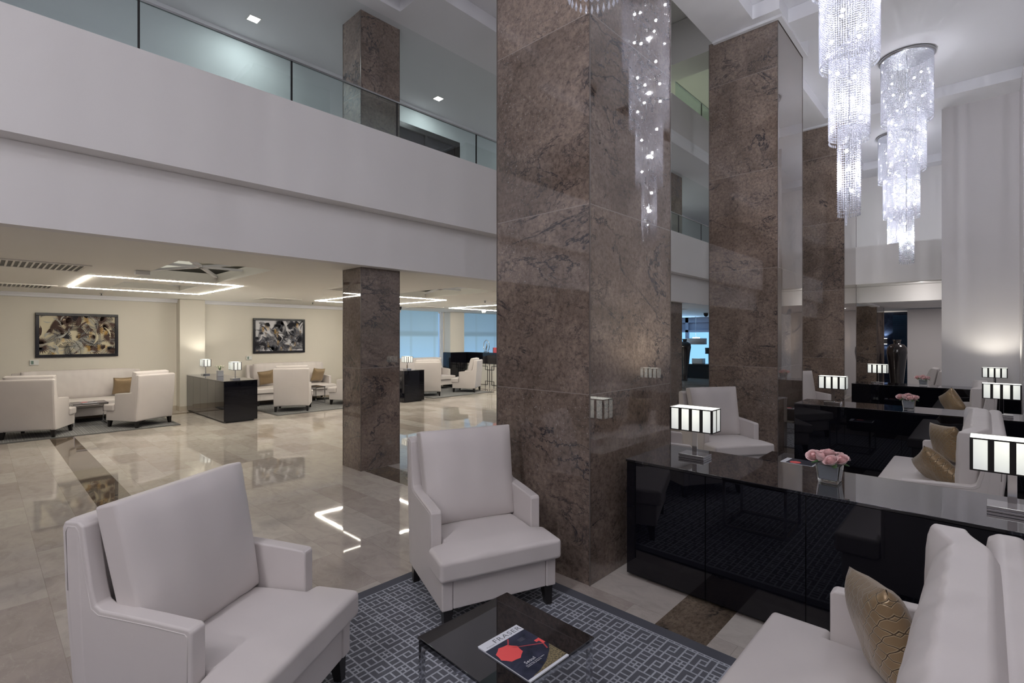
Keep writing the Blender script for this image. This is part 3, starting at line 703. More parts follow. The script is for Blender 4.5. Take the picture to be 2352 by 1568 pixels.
pillow((10.30, .385, .65), (radians(-14), radians(30), radians(32)), 'gold quilted cushion on the sofa behind the second console')
pillow((9.55, .40, .50), (radians(-78), radians(10), radians(20)), 'gold quilted cushion lying flat on the sofa behind the second console')
pillow((2.06, 12.97, .66), (radians(16), radians(0), radians(8)), 'gold quilted cushion on the cream sofa under the brown leaf picture')
pillow((4.90, 12.97, .66), (radians(16), radians(-8), radians(-20)), 'gold quilted cushion at the left end of the sofa under the black leaf picture')
pillow((6.22, 12.97, .66), (radians(16), radians(6), radians(12)), 'gold quilted cushion at the right end of the sofa under the black leaf picture')

# ------------------------------------------------------------------ rugs
RUG = ((.13, .135, .155), (.43, .45, .50), (.11, .115, .135)); RUG2 = ((.155, .155, .16), (.30, .30, .30), (.13, .13, .13))
def rug(x0, x1, y0, y1, cs, label):
    o = link('rug', boxes((x0, x1, y0, y1, .0005, .0118)), mk_rug('patterned_rug_wool', *cs, x0, x1, y0, y1)); tag(o, label, 'rug', 'patterned rugs')
rug(-.6, 2.655, -.85, 2.93, RUG, 'grey rug with pale fret pattern under the foreground table')
rug(4.2, 6.76, -.85, 2.93, RUG, 'grey patterned rug behind the nearest console')
rug(8.3, 10.72, -.85, 2.93, RUG, 'grey patterned rug behind the second console')
rug(-.10, 2.63, 11.08, 13.2, RUG2, 'grey patterned rug under the seats below the brown leaf picture')
rug(4.33, 6.75, 10.86, 13.2, RUG2, 'grey patterned rug under the seats below the black leaf picture')
rug(8.45, 10.72, 10.87, 13.2, RUG2, 'grey patterned rug under the seats below the blue window')

# ------------------------------------------------------------------ consoles
def console(x, y0, y1, wx, n, label, group):
    t = thing('console_cabinet', (x, y0, 0), label, 'cabinet', group); L = y1-y0
    link('cabinet_body', boxes((.012, wx-.012, .012, L-.012, .045, .792), (.05, wx-.05, .05, L-.05, 0, .045)), M['black'], t)
    for i in range(n):
        a, b = L*i/n+.003, L*(i+1)/n-.003
        for xa, xb in ((0, .0115), (wx-.0115, wx)): link('glass_door', boxes((xa, xb, a, b, .028, .790)), M['glasspanel'], t)
    for ya, yb in ((-.003, .0095), (L-.0095, L+.003)): link('end_panel', boxes((.013, wx-.013, ya, yb, .028, .790)), M['glasspanel'], t)
    link('glass_top', boxes((-.004, wx+.004, -.004, L+.004, .793, .810)), M['glasstop'], t, bevel=.002, seg=1)
GC = 'black glass consoles between the seating bays'
console(3.085, -.94, 1.815, .635, 5, 'black glass console nearest the camera', GC)
console(7.18, -.94, 1.79, .635, 5, 'black glass console second from the camera', GC)
console(11.02, -.39, 1.80, .62, 4, 'black glass console third from the camera, before the pale wall', GC)
console(3.235, 10.63, 13.13, .61, 5, 'black glass cabinet left of the slim column, with lamps and white flowers', 'black cabinets in the lounge')
console(7.39, 10.70, 13.13, .62, 5, 'black glass cabinet right of the slim column, with one lamp showing', 'black cabinets in the lounge')

# ------------------------------------------------------------------ table lamps
def make_lamp(loc, label):
    t = thing('table_lamp', loc, label, 'table lamp', 'striped table lamps')
    W, D, z0, z1 = .30, .148, .19, .35
    link('lamp_base', boxes((-.068, .068, -.09, .09, 0, .011), (-.064, .064, -.086, .086, .011, .0145), (-.068, .068, -.09, .09, .0145, .028)), M['chrome'], t, bevel=.0015, seg=1)
    link('lamp_pole', boxes((-.007, .007, -.017, .017, .028, .30)), M['chrome'], t, bevel=.001, seg=1)
    bm = bmesh.new(); th = .002
    for s in (-1, 1):
        # long sides face x
        x = s*D/2; box(bm, min(x, x-s*th), max(x, x-s*th), -W/2, W/2, z0, z1, 0)
        y = s*W/2; box(bm, -D/2+th, D/2-th, min(y, y-s*th), max(y, y-s*th), z0, z1, 0)
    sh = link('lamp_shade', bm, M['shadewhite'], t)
    bm = bmesh.new(); bw = .023; e = .0012
    for s in (-1, 1):
        x = s*D/2
        for k in range(5):
            yc = -W/2+W*k/4; box(bm, min(x, x+s*e), max(x, x+s*e), max(-W/2, yc-bw/2), min(W/2, yc+bw/2), z0, z1)
        for z in (z0, z1-.007): box(bm, min(x, x+s*e), max(x, x+s*e), -W/2, W/2, z, z+.007)
        y = s*W/2
        for k in range(3):
            xc = -D/2+.006+(D-.012)*k/2; box(bm, xc-.006, xc+.006, min(y, y+s*e), max(y, y+s*e), z0, z1)
        for z in (z0, z1-.007): box(bm, -D/2, D/2, min(y, y+s*e), max(y, y+s*e), z, z+.007)
    link('black_stripe', bm, M['blackwood'], sh)
    link('diffuser', boxes((-D/2+.004, D/2-.004, -W/2+.004, W/2-.004, z1-.009, z1-.006)), M['shadetop'], t)
    link('shade_support', boxes((-.003, .003, -.14, .14, .205, .211)), M['chrome'], t)
    return t
def lamp_lights(loc, e=5):
    lamp('lamp_glow', 'SPOT', (loc[0], loc[1], loc[2]+.365), e*16, (1, .95, .82), .05, (pi, 0, 0), angle=2.5)
    lamp('lamp_glow', 'SPOT', (loc[0], loc[1], loc[2]+.20), e*.35, (1, .95, .80), .05, (0, 0, 0), angle=2.2)
CT = .8105
LP = [((3.45, 1.487), 'striped box lamp on the nearest console, beside the broad column'),
      ((3.42, -.092), 'striped box lamp cut by the right edge of the photo, largest of all'),
      ((7.47, 1.42), 'striped box lamp at the left end of the second console'),
      ((7.45, -.118), 'striped box lamp at the right end of the second console'),
      ((11.33, 1.45), 'striped box lamp before the giant dark vase on the third console'),
      ((11.33, -.10), 'striped box lamp close to the pale wall, on the third console'),
      ((3.55, 11.0), 'striped lamp at the front of the cabinet left of the slim column'),
      ((3.53, 12.85), 'striped lamp at the back of the cabinet left of the slim column'),
      ((7.70, 11.02), 'striped lamp on the cabinet right of the slim column')]
l0 = None
for p, l in LP:
    loc = (p[0], p[1], CT)
    if l0 is None: l0 = make_lamp(loc, l)
    else: dup(l0, loc, 0, l)
    lamp_lights(loc, 1.0 if p[1] < 5 else .6)

# ------------------------------------------------------------------ vases and roses
def petal_patch(bm, r, zb, h, a0, width, lean, curl, mi, rnd):
    n, k = 6, 5; g = {}
    for i in range(n+1):
        for j in range(k+1):
            u = i/n*2-1; v = j/k
            rad = r*(.30+.70*sin(min(1, v*1.3)*pi/2)) + lean*v*v + curl*max(0, v-.7)**1.5*3
            ht = zb + h*(v-.10*u*u*v) - curl*max(0, v-.75)*1.6
            w_ = width*(.55+.45*sin(pi*min(1, v*.75+.12)))
            a = a0+u*w_/2
            rad -= .10*r*u*u*(1-v*.5)
            g[i, j] = bm.verts.new((rad*cos(a), rad*sin(a), ht+rnd.uniform(-.0004, .0004)))
    for i in range(n):
        for j in range(k):
            f = bm.faces.new((g[i, j], g[i+1, j], g[i+1, j+1], g[i, j+1])); f.material_index = mi; f.smooth = True
def rose_mesh(seed):
    rnd = random.Random(seed); bm = bmesh.new()
    lathe(bm, [(.003, -.012), (.010, -.004), (.013, .004), (.010, .012), (.004, .016)], 10, mi=2)
    lathe(bm, [(.004, .008), (.010, .018), (.010, .030), (.005, .036)], 10, mi=1)
    for layer, (r, cnt, lean, h, curl) in enumerate(((.0095, 3, .000, .042, .001), (.0135, 4, .001, .042, .002), (.0185, 5, .002, .041, .005), (.0230, 5, .003, .039, .008), (.0265, 6, .005, .036, .012))):
        for i in range(cnt):
            petal_patch(bm, r, -.002-.001*layer, h*rnd.uniform(.95, 1.05), 2*pi*i/cnt+layer*.75+rnd.uniform(-.12, .12), 2*pi/cnt*1.45, lean, curl, 1 if layer < 2 else 0, rnd)
    return bm
rose_variants = []
def vase_with_roses(loc, place, n=7):
    t = thing('glass_vase', loc, 'square thick glass vase of roses on '+place, 'vase')
    bm = bmesh.new()
    def ring(h, z, ): return [bm.verts.new((a*h, b*h, z)) for a, b in ((-1, -1), (1, -1), (1, 1), (-1, 1))]
    rings = [ring(.050, 0), ring(.062, .105), ring(.056, .105), ring(.046, .016)]
    bm.faces.new(rings[0][::-1]); bm.faces.new(rings[3])
    for A, B in zip(rings, rings[1:]):
        for k in range(4): bm.faces.new((A[k], A[(k+1) % 4], B[(k+1) % 4], B[k]))
    link('vase_body', bm, M['vaseglass'], t, bevel=.003, seg=2)
    bm = bmesh.new()
    def ring2(h, z): return [bm.verts.new((a*h, b*h, z)) for a, b in ((-1, -1), (1, -1), (1, 1), (-1, 1))]
    A, B = ring2(.0435, .018), ring2(.0525, .098); bm.faces.new(A[::-1]); bm.faces.new(B)
    for k in range(4): bm.faces.new((A[k], A[(k+1) % 4], B[(k+1) % 4], B[k]))
    link('vase_liner', bm, M['silver'], t)
    pts = [(0, .004, .142), (.055, .030, .128), (-.046, .046, .128), (.010, -.066, .116), (-.060, -.026, .118), (.058, -.044, .118), (.006, .080, .122)]
    for i, p in enumerate(pts[:n]):
        if len(rose_variants) < 7:
            o = link('pink_rose', rose_mesh(i), [M['rose'], M['rosein'], M['leaf']])
            bm = bmesh.new(); tube(bm, [(0, 0, -.008), (-p[0]*.25, -p[1]*.25, -p[2]*.18-.012)], [.007, .0025], 6); link('stem', bm, M['leaf'], o)
            rose_variants.append(o)
        else: o = dup(rose_variants[i], (0, 0, 0))
        o.location = (loc[0]+p[0], loc[1]+p[1], loc[2]+p[2])
        o.rotation_euler = (-p[1]*9, p[0]*9, i*1.3); o.scale = (1.18, 1.18, 1.12)
        tag(o, 'pink rose bunched in the square vase on '+place, 'rose', 'pink roses on '+place)
    bm = bmesh.new(); rnd = random.Random(5)
    for a in (0.4, 2.0, 3.6, 5.1):
        q = []
        for k in range(5):
            r = .02+.018*k; wdt = .018*sin(pi*(k+.3)/5); z = .108+.012*sin(k)
            q.append((bm.verts.new((r*cos(a)-wdt*sin(a), r*sin(a)+wdt*cos(a), z)), bm.verts.new((r*cos(a)+wdt*sin(a), r*sin(a)-wdt*cos(a), z))))
        for A, B in zip(q, q[1:]): bm.faces.new((A[0], A[1], B[1], B[0]))
    link('leaf', bm, M['leaf'], t)
vase_with_roses((3.415, .665, CT), 'the nearest console')
vase_with_roses((7.50, .66, CT), 'the second console')
vase_with_roses((11.35, .80, CT), 'the third console')
# white lilies on the lounge cabinet
t = thing('flower_pot', (3.62, 12.15, CT), 'small square silver pot of white lilies between two lounge lamps', 'flower pot')
bm = bmesh.new(); box(bm, -.055, .055, -.055, .055, 0, .12); link('pot', bm, M['silver'], t, bevel=.004, seg=1)
rnd = random.Random(3)
bm = bmesh.new(); lf = bmesh.new()
for s in range(6):
    a = s*1.05; c_ = Vector((.05*cos(a), .05*sin(a), .17+.03*(s % 2)))
    for k in range(6):
        b = k*pi/3; d_ = Vector((cos(a)*.5+cos(b), sin(a)*.5+sin(b), .5)).normalized(); n_ = d_.cross(Vector((0, 0, 1))).normalized()
        pv = [c_, c_+d_*.035+n_*.013, c_+d_*.085-Vector((0, 0, .012)), c_+d_*.035-n_*.013]
        bm.faces.new([bm.verts.new(p) for p in pv])
for a in (.8, 2.9, 4.6):
    lf.faces.new([lf.verts.new(p) for p in ((.0, 0, .12), (.02*cos(a)-.012, .02*sin(a), .16), (.035*cos(a), .035*sin(a), .22), (.02*cos(a)+.012, .02*sin(a), .16))])
link('lily_blossom', bm, M['lily'], t); link('lily_leaf', lf, M['leaf'], t)

# ------------------------------------------------------------------ coffee tables and magazines
def coffee_table(loc, rotz, label, s=.51, h=.42):
    t = thing('coffee_table', loc, label, 'coffee table', 'square glass topped coffee tables', rotz); a = s/2; q = .020
    link('table_top', boxes((-a, a, -a, a, h-.012, h)), M['tabletop'], t, bevel=.002, seg=1)
    bm = bmesh.new(); b = a-.004
    for sx in (-1, 1):
        for sy in (-1, 1):
            cx_, cy_ = sx*(b-q/2), sy*(b-q/2)
            l = link('leg', boxes((cx_-q/2, cx_+q/2, cy_-q/2, cy_+q/2, 0, h-.0125)), M['chrome'], t, bevel=.001, seg=1)
    for s_ in (-1, 1):
        for (z0, z1) in ((0, q), (h-.0125-q, h-.0125)):
            y = s_*(b-q/2); link('rail', boxes((-b+q, b-q, y-q/2, y+q/2, z0, z1)), M['chrome'], t)
            link('rail', boxes((y-q/2, y+q/2, -b+q, b-q, z0, z1)), M['chrome'], t)
    return t
def text(body, size, loc, rotz, mat, parent, name, sx=1):
    c = bpy.data.curves.new(name, 'FONT'); c.body = body; c.size = size; c.extrude = .0001; c.space_character = 1.12
    c.materials.append(mat); o = bpy.data.objects.new(name, c); COL.objects.link(o)
    dg = bpy.context.evaluated_depsgraph_get(); me = bpy.data.meshes.new_from_object(o.evaluated_get(dg)); bpy.data.objects.remove(o)
    o = bpy.data.objects.new(name, me); COL.objects.link(o); o.parent = parent; o.location = loc; o.rotation_euler = (0, 0, rotz); o.scale = (sx, 1, 1)
    return o
def magazine(loc, rotz, label, detail=True, w_=.215, h_=.285):
    # local: x across cover (reading direction), y up the cover; origin at bottom-left
    t = thing('magazine', loc, label, 'magazine', 'magazines on the tables', rotz); T = .006
    link('pages', boxes((0.001, w_-.001, 0.001, h_-.001, 0, T-.0006)), M['paper'], t)
    link('front_cover', boxes((0, w_, .012, h_*.84, T-.0004, T)), M['cover'], t)
    link('title_band', boxes((0, w_, h_*.84, h_, T-.0004, T)), M['paper'], t)
    z = T+.0003
    bm = bmesh.new(); cx_, cy_, r = .060, h_*.59, .054; n = 8; V = []
    for k in range(16):
        rr = r*(1.0 if k % 2 == 0 else .90); a = 2*pi*k/16+.2; V.append(bm.verts.new((cx_+rr*cos(a), cy_+rr*.95*sin(a), z)))
    bm.faces.new(V); o = link('umbrella_print', bm, M['coral'], t)
    if detail:
        text('FRASER', .034, (.062, h_*.878, T+.0001), 0, M['ink'], t, 'title_lettering', 1.22)
        text('Premium', .010, (.018, h_*.868, T+.0001), 0, M['ink'], t, 'small_lettering')
        text('Seoul', .022, (.058, h_*.27, T+.0001), 0, M['whiteink'], t, 'headline_lettering')
        text('Discovering a world of modern\ntradition and prosperity', .0068, (.050, h_*.235, T+.0001), 0, M['whiteink'], t, 'subtitle_lettering')
        bm = bmesh.new()
        for (a, b, n) in (((.095, h_*.64), (.200, h_*.42), 26), ((.085, h_*.70), (.118, h_*.83), 12), ((.200, h_*.42), (.188, h_*.30), 9)):
            for k in range(n):
                f = k/n; x_, y_ = a[0]+(b[0]-a[0])*f, a[1]+(b[1]-a[1])*f
                d = Vector((b[0]-a[0], b[1]-a[1], 0)).normalized(); n_ = Vector((-d.y, d.x, 0))
                P = [Vector((x_, y_, z))+n_*.003-d*.0015, Vector((x_, y_, z))+n_*.003+d*.0005, Vector((x_, y_, z))-n_*.003+d*.0020, Vector((x_, y_, z))-n_*.003]
                bm.faces.new([bm.verts.new(p) for p in P])
        link('chain_print', bm, M['coral'], t)
        link('red_block_print', boxes((.186, .213, h_*.50, h_*.55, T, T+.0003), (.200, .213, h_*.42, h_*.50, T, T+.0003)), M['coral'], t)
        bm = bmesh.new(); prism(bm, [(w_, .012), (w_, h_*.36), (w_*.86, h_*.26), (w_*.6, h_*.14), (w_*.35, h_*.07), (.03, .014), (.03, .012)], T, T+.0002, 2); link('grass_print', bm, M['grass'], t)
        link('page_edge', boxes((0, w_, 0, .011, T-.0004, T)), M['paper'], t)
        link('caption_print', boxes(*[(.14, .14+.03-.004*(k % 2), h_*.72-k*.004, h_*.72-k*.004+.0014, T, T+.0002) for k in range(5)]), M['pslate'], t)
    return t
coffee_table((1.475, 1.425, RUGZ), radians(-2.0), 'black glass coffee table with chrome frame in the foreground')
coffee_table((5.60, 1.42, RUGZ), 0, 'black glass coffee table behind the nearest console')
coffee_table((9.70, 1.42, RUGZ), 0, 'black glass coffee table behind the second console')
coffee_table((1.44, 12.30, RUGZ), 0, 'low glass table with chrome legs before the sofa under the brown leaf picture')
coffee_table((5.72, 12.30, RUGZ), 0, 'low glass table with chrome legs left of the slim column')
TT = RUGZ+.4202
def placed_mag(corner_tl, xdir, label, detail=True, z=TT):
    # corner_tl: world position of cover's top-left; xdir angle of reading direction
    w_, h_ = .215, .285; a = radians(xdir)
    ox = corner_tl[0]+h_*sin(a); oy = corner_tl[1]-h_*cos(a)
    magazine((ox, oy, z), a, label, detail)
placed_mag((1.345, 1.452), -2, 'magazine with a red umbrella on its dark cover, on the foreground table')
placed_mag((5.40, 1.47), -2, 'magazine with a red umbrella cover beside the nearest roses', False)
placed_mag((9.55, 1.47), -2, 'magazine lying on the table behind the second console', False)
placed_mag((1.30, 12.42), 5, 'magazine on the low table under the brown leaf picture', False)

# ------------------------------------------------------------------ chandeliers
def bead(bm, x, y, z, r, h):
    v = [bm.verts.new(p) for p in ((x, y, z+h), (x+r, y, z), (x, y+r, z), (x-r, y, z), (x, y-r, z), (x, y, z-h))]
    for k in range(4):
        a, b = v[1+k], v[1+(k+1) % 4]; bm.faces.new((v[0], a, b)); bm.faces.new((v[5], b, a))
TIERS = [(.312, 4.92, 5.84), (.230, 4.18, 5.0), (.155, 3.48, 4.26), (.086, 2.80, 3.56)]
def tier_bm(R, z0, z1):
    bm = bmesh.new(); n = int(2*pi*R/.0200); sp = .0215
    for k in range(n):
        a = 2*pi*k/n; x, y = R*cos(a), R*sin(a); z = z1
        while z > z0: bead(bm, x, y, z-5.87, .0090, .0098); z -= sp
        # drop
        v = [bm.verts.new(p) for p in ((x, y, z-5.87+.006), (x+.006, y, z-5.87-.018), (x, y+.006, z-5.87-.018), (x-.006, y, z-5.87-.018), (x, y-.006, z-5.87-.018), (x, y, z-5.87-.030))]
        for q in range(4):
            A, B = v[1+q], v[1+(q+1) % 4]; bm.faces.new((v[0], A, B)); bm.faces.new((v[5], B, A))
    return bm
def chandelier(loc, label):
    t = thing('crystal_chandelier', loc, label, 'chandelier', 'tiered crystal chandeliers')
    bm = bmesh.new(); lathe(bm, [(.345, 0), (.345, -.035), (.328, -.045)], 48); link('ceiling_plate', bm, M['steel'], t)
    bm = bmesh.new(); tube(bm, [(0, 0, -.04), (0, 0, -3.0)], .008, 8)
    for R, z0, z1 in TIERS[1:]:
        pts = [(R*cos(2*pi*k/32), R*sin(2*pi*k/32), z1-5.87+.01) for k in range(32)]; tube(bm, pts, .004, 6, closed=True)
        for a in (0, pi/2): tube(bm, [(-R*cos(a), -R*sin(a), z1-5.87+.01), (R*cos(a), R*sin(a), z1-5.87+.01)], .003, 6)
    link('inner_frame', bm, M['chrome'], t)
    for R, z0, z1 in TIERS:
        o = link('crystal_tier', tier_bm(R, z0, z1), M['crystal'], t, recalc=False); o['kind'] = 'stuff'
        rnd = random.Random(int(R*1000)); nb = {.312: 9, .230: 7, .155: 5, .086: 3}[R]
        for i in range(nb):
            a = i*2.399+R*9; rr = R*.6 if R > .12 else .03; z = z1-5.87-.10-(z1-z0-.2)*(i+.5)/nb
            bm = bmesh.new(); bmesh.ops.create_uvsphere(bm, u_segments=10, v_segments=6, radius=.016); bmesh.ops.translate(bm, verts=bm.verts[:], vec=(rr*cos(a), rr*sin(a), z))
            link('light_bulb', bm, M['bulb'], t, smooth=True)
    return t
CH = [((5.47, .915, 5.872), 'tiered crystal chandelier second from the camera, cut by the top edge'),
      ((1.38, .93, 5.872), 'crystal chandelier of which only the lowest drops hang into the top edge'),
      ((9.58, .87, 5.872), 'tiered crystal chandelier whose round ceiling plate shows, right of the cut one'),
      ((13.15, 1.36, 5.872), 'tiered crystal chandelier furthest away, half behind another one')]
ch0 = chandelier(*CH[0])
for l, n_ in CH[1:]: dup(ch0, l, 0, n_)
for l, n_ in CH:
    for z, e in ((5.2, 22), (4.55, 25), (3.8, 24), (3.15, 15)): lamp('chandelier_or_fill_glow', 'POINT', (l[0], l[1], z), e*1.0, COOL, .018)

# ------------------------------------------------------------------ pictures
def clip_rect(bm, x0, x1, z0, z1):
    for co, no in (((x0, 0, 0), (-1, 0, 0)), ((x1, 0, 0), (1, 0, 0)), ((0, 0, z0), (0, 0, -1)), ((0, 0, z1), (0, 0, 1))):
        bmesh.ops.bisect_plane(bm, geom=bm.verts[:]+bm.edges[:]+bm.faces[:], plane_co=co, plane_no=no, clear_outer=True)
def leaf_fan(bm, cx_, cz, R, a0, span, n, y, mi):
    for k in range(n):
        a = a0+span*(k/(n-1)-.5); L = R*(.8+.2*cos((k/(n-1)-.5)*pi)); w_ = R*.075
        d = (cos(a), sin(a)); nn = (-d[1], d[0])
        pts = [(cx_, cz), (cx_+d[0]*L*.45+nn[0]*w_, cz+d[1]*L*.45+nn[1]*w_), (cx_+d[0]*L, cz+d[1]*L), (cx_+d[0]*L*.45-nn[0]*w_, cz+d[1]*L*.45-nn[1]*w_)]
        f = bm.faces.new([bm.verts.new((p[0], y, p[1])) for p in pts]); f.material_index = mi
def fern(bm, cx_, cz, L, a, y, mi, curve=.8, n=14, wd=.28):
    x, z = cx_, cz; st = L/n
    for k in range(n):
        d = (cos(a), sin(a)); l = L*wd*sin(pi*(k+1.2)/(n+1.5))
        for s in (-1, 1):
            b = a+s*1.05; e = (cos(b), sin(b)); nn = (-e[1]*st*.30, e[0]*st*.30)
            pts = [(x, z), (x+e[0]*l*.5+nn[0], z+e[1]*l*.5+nn[1]), (x+e[0]*l, z+e[1]*l), (x+e[0]*l*.5-nn[0], z+e[1]*l*.5-nn[1])]
            f = bm.faces.new([bm.verts.new((p[0], y, p[1])) for p in pts]); f.material_index = mi
        x2, z2 = x+d[0]*st, z+d[1]*st; nn = (-d[1]*.003, d[0]*.003)
        f = bm.faces.new([bm.verts.new((p[0], y-.0002, p[1])) for p in ((x-nn[0], z-nn[1]), (x2-nn[0], z2-nn[1]), (x2+nn[0], z2+nn[1]), (x+nn[0], z+nn[1]))]); f.material_index = 1
        x, z = x2, z2; a += curve/n
def blade(bm, cx_, cz, L, wd, a, y, mi):
    d = (cos(a), sin(a)); nn = (-d[1], d[0]); up, dn = [], []
    for k in range(9):
        f = k/8; b = wd*sin(pi*f)**.8; o_ = .12*L*sin(pi*f)
        up.append((cx_+d[0]*L*f+nn[0]*(b+o_), cz+d[1]*L*f+nn[1]*(b+o_))); dn.append((cx_+d[0]*L*f+nn[0]*(-b*.4+o_), cz+d[1]*L*f+nn[1]*(-b*.4+o_)))
    for k in range(8):
        vs = [up[k], up[k+1], dn[k+1], dn[k]]
        vs2 = []
        for p in vs:
            if not vs2 or (abs(p[0]-vs2[-1][0])+abs(p[1]-vs2[-1][1])) > 1e-6: vs2.append(p)
        if len(vs2) >= 3:
            f = bm.faces.new([bm.verts.new((p[0], y, p[1])) for p in vs2]); f.material_index = mi
def picture(x0, x1, z0, z1, y, canvas, pal, seed, label, fw=.055):
    t = thing('framed_picture', ((x0+x1)/2, y, (z0+z1)/2), label, 'picture', 'leaf pictures in black frames'); a, b = (x1-x0)/2, (z1-z0)/2
    bm = bmesh.new()
    for (p, q, r, s, dd) in ((-a, a, b-fw, b, .045), (-a, a, -b, -b+fw, .045), (-a, -a+fw, -b+fw, b-fw, .045), (a-fw, a, -b+fw, b-fw, .045)): box(bm, p, q, -dd, -.001, r, s)
    link('picture_frame', bm, M['frameblack'], t, bevel=.006, seg=2)
    ia, ib = a-fw, b-fw
    link('canvas', boxes((-ia, ia, -.018, -.004, -ib, ib)), M[canvas], t)
    bm = bmesh.new(); rnd = random.Random(seed); y_ = -.0185
    A, Hh = ia, ib
    kinds = []
    for i in range(150):
        kinds.append(rnd.choice(['fern', 'fern', 'fan', 'blade', 'flower', 'blade', 'fan']))
    for i, k in enumerate(kinds):
        x, z = rnd.uniform(-A, A), rnd.uniform(-Hh, Hh); y_ -= .00012; an = rnd.uniform(0, 2*pi)
        if k == 'fan': leaf_fan(bm, x, z, rnd.uniform(.08, .17), an, rnd.uniform(1.6, 3.2), rnd.choice([9, 11, 13]), y_, rnd.choice([0, 1, 0]))
        elif k == 'fern': fern(bm, x, z, rnd.uniform(.18, .38), an, y_, rnd.choice([2, 3, 2, 1]), rnd.uniform(-1.4, 1.4))
        elif k == 'blade': blade(bm, x, z, rnd.uniform(.12, .28), rnd.uniform(.012, .03), an, y_, rnd.choice([0, 2, 3, 5]))
        else:
            for q in range(3): leaf_fan(bm, x, z-q*.04, .045, -pi/2, 4.5, 7, y_-.0001*q, 4)
    clip_rect(bm, -A, A, -Hh, Hh)
    link('painted_leaves', bm, [M[p] for p in pal], t, recalc=False)
picture(.765, 2.045, 1.26, 2.135, 13.449, 'canvas1', ['pbrown', 'pdark', 'pgrey', 'ppale', 'pochre', 'canvas1'], 4, 'wide black framed picture of brown and grey palm leaves')
picture(4.75, 6.07, 1.25, 2.14, 13.449, 'canvas2', ['pdark', 'pdark', 'pslate', 'pslate', 'pochre', 'canvas2'], 11, 'black framed picture of black and white leaves with yellow flowers')
def thermostat(x, z, label):
    t = thing('thermostat', (x, 13.449, z), label, 'thermostat')
    link('case', boxes((-.065, .065, -.025, 0, -.05, .05)), M['white_plastic'], t, bevel=.005, seg=2); link('display', boxes((-.045, -.008, -.0265, -.0252, -.032, .034)), M['lcd'], t)
thermostat(.75, 1.165, 'white wall thermostat below the brown leaf picture'); thermostat(4.66, 1.14, 'white wall thermostat below the black leaf picture')

# ------------------------------------------------------------------ reception desk
t = thing('reception_desk', (11.62, 11.3, 0), 'reception desk with black counter and white lattice front', 'reception desk')
link('desk_front', boxes((.02, .10, 0, 2.1, .0, .78)), M['whitestone'], t)
link('desk_counter', boxes((-.02, .45, 0, 1.95, .78, 1.15)), M['black'], t, bevel=.004, seg=1)
link('counter_end', boxes((.0, .45, 1.951, 2.12, .78, 1.12)), M['navyblue'], t)
bm = bmesh.new()
def bar(y0, y1, z0, z1): box(bm, .008, .0195, y0, y1, z0, z1)
w_ = .016
for k in range(3):
    o_ = .02+.66*k
    for yy in (o_+.10, o_+.56): bar(yy-w_/2, yy+w_/2, .08, .70)
    for zz in (.08, .70): bar(o_+.10, o_+.56, zz-w_/2, zz+w_/2)
    for yy in (o_+.20, o_+.46):
        bar(yy-w_/2, yy+w_/2, .70-.12, .78); bar(yy-w_/2, yy+w_/2, 0, .20)
    for zz in (.58, .20):
        bar(o_, o_+.20, zz-w_/2, zz+w_/2); bar(o_+.46, o_+.66, zz-w_/2, zz+w_/2)
    bar(o_-w_/2, o_+w_/2, 0, .78)
link('lattice', bm, M['darkmetal'], t)
t = thing('ring_sculpture', (11.75, 12.25, 1.15), 'clear oval ring ornament standing on the reception counter', 'ornament')
bm = bmesh.new(); tube(bm, [(0, .14*cos(a), .02+.20+.19*sin(a)) for a in lin(-1.2, 4.2, 28)], .012, 8); link('ring', bm, M['chrome'], t)
bm = bmesh.new(); tube(bm, [(0, .02*sin(q*6), .03+.28*q) for q in lin(0, 1, 12)], [.006+.02*sin(pi*q) for q in lin(0, 1, 12)], 8); link('stem', bm, M['chrome'], t)
bm = bmesh.new(); box(bm, -.04, .04, -.09, .09, 0, .03); link('foot', bm, M['chrome'], t)
t = thing('display_box', (11.75, 11.72, 1.15), 'small red and pink display box on the reception counter', 'box')
link('box_body', boxes((-.06, .06, -.16, .14, 0, .17)), M['coralpale'], t); link('box_side', boxes((-.062, .05, .141, .16, 0, .17)), M['blackwood'], t)
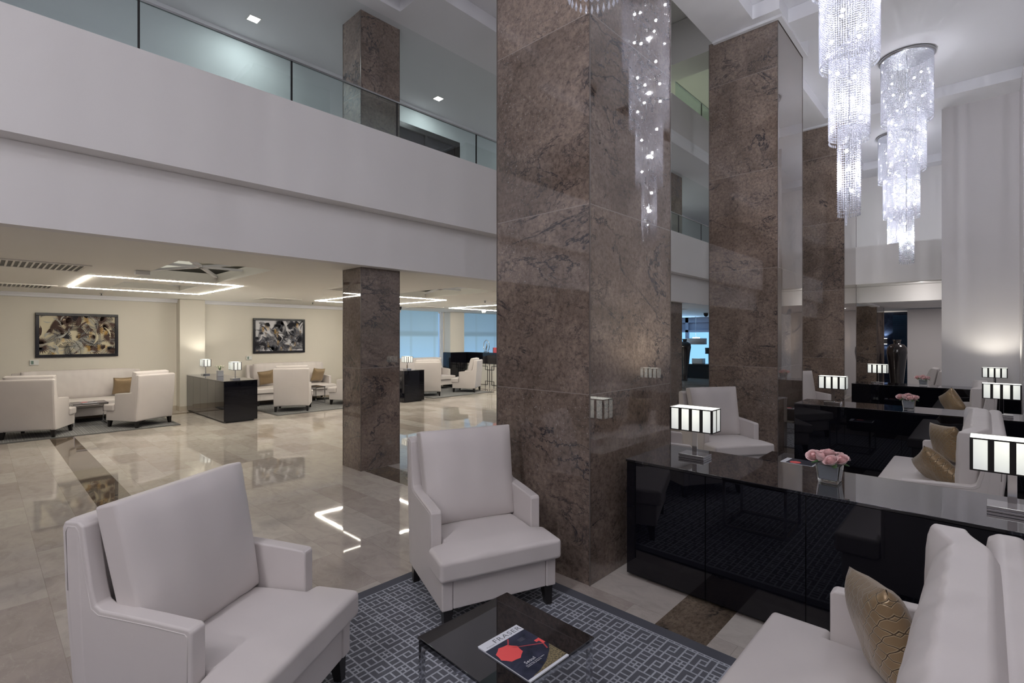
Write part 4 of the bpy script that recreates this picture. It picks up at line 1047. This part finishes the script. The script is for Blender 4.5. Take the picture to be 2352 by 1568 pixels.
# gold bowl behind the slim column
t = thing('gold_planter', (5.50, 9.86, 0), 'shiny gold bowl planter peeking out left of the slim column', 'planter')
bm = bmesh.new(); lathe(bm, [(.07, 0), (.10, .05), (.15, .18), (.19, .24), (.18, .245), (.14, .18), (.05, .06)], 32); link('bowl', bm, M['brass'], t, smooth=True)

# ------------------------------------------------------------------ far end objects
def tall_vase(x, y, s, label):
    o = bmesh.new(); lathe(o, [(.10, 0), (.115, .02), (.105, .06), (.13, .35), (.20, 1.05), (.235, 1.28), (.225, 1.40), (.16, 1.475), (.085, 1.495), (.075, 1.53), (.10, 1.60), (.09, 1.60), (.06, 1.53)], 40)
    q = link('giant_vase', o, M['vasedark'], smooth=True, loc=(x, y, 0)); q.scale = s; return tag(q, label, 'vase')
tall_vase(15.4, 1.585, (.87, .87, 1.0), 'giant dark glazed floor vase in the passage by the far column')
tall_vase(18.6, 8.42, (1, 1, 1), 'giant dark floor vase by the slim column between the broad columns')
t = thing('office_desk', (20.0, 7.9, 0), 'black desk in the blue room seen between the broad columns', 'desk')
link('desk_body', boxes((0, .5, 0, 1.25, 0, .55)), M['black'], t); link('desk_top', boxes((-.03, .53, -.03, 1.28, .551, .58)), M['blackwood'], t)
bm = boxes((0, .3, 0, .45, 0, .22)); o = link('printer', bm, M['white_plastic'], loc=(20.1, 8.35, .581), bevel=.02); tag(o, 'pale printer on the black desk in the blue room', 'printer')
t = thing('desk_lamp', (20.1, 8.1, .581), 'small black shaded lamp on the black desk in the blue room', 'lamp')
bm = bmesh.new(); lathe(bm, [(.06, 0), (.06, .01), (.01, .015), (.01, .42)], 16); link('stand', bm, M['steel'], t); bm = bmesh.new(); lathe(bm, [(.14, .42), (.14, .66), (.135, .66), (.135, .42)], 20); link('lamp_shade', bm, M['blackwood'], t)
t = thing('pendant_lamp', (20.4, 8.75, 2.52), 'grey drum pendant lamp hanging in the blue room', 'pendant lamp')
bm = bmesh.new(); tube(bm, [(0, 0, 0), (0, 0, -.9)], .008, 6); link('cord', bm, M['steel'], t); bm = bmesh.new(); lathe(bm, [(.42, -1.15), (.42, -.90)], 28); link('drum_shade', bm, M['greywall'], t)
link('lit_bulb', boxes((-.2, -.1, -.05, .05, -.895, -.86), (.05, .15, -.1, 0, -.895, -.86)), M['down'], t)
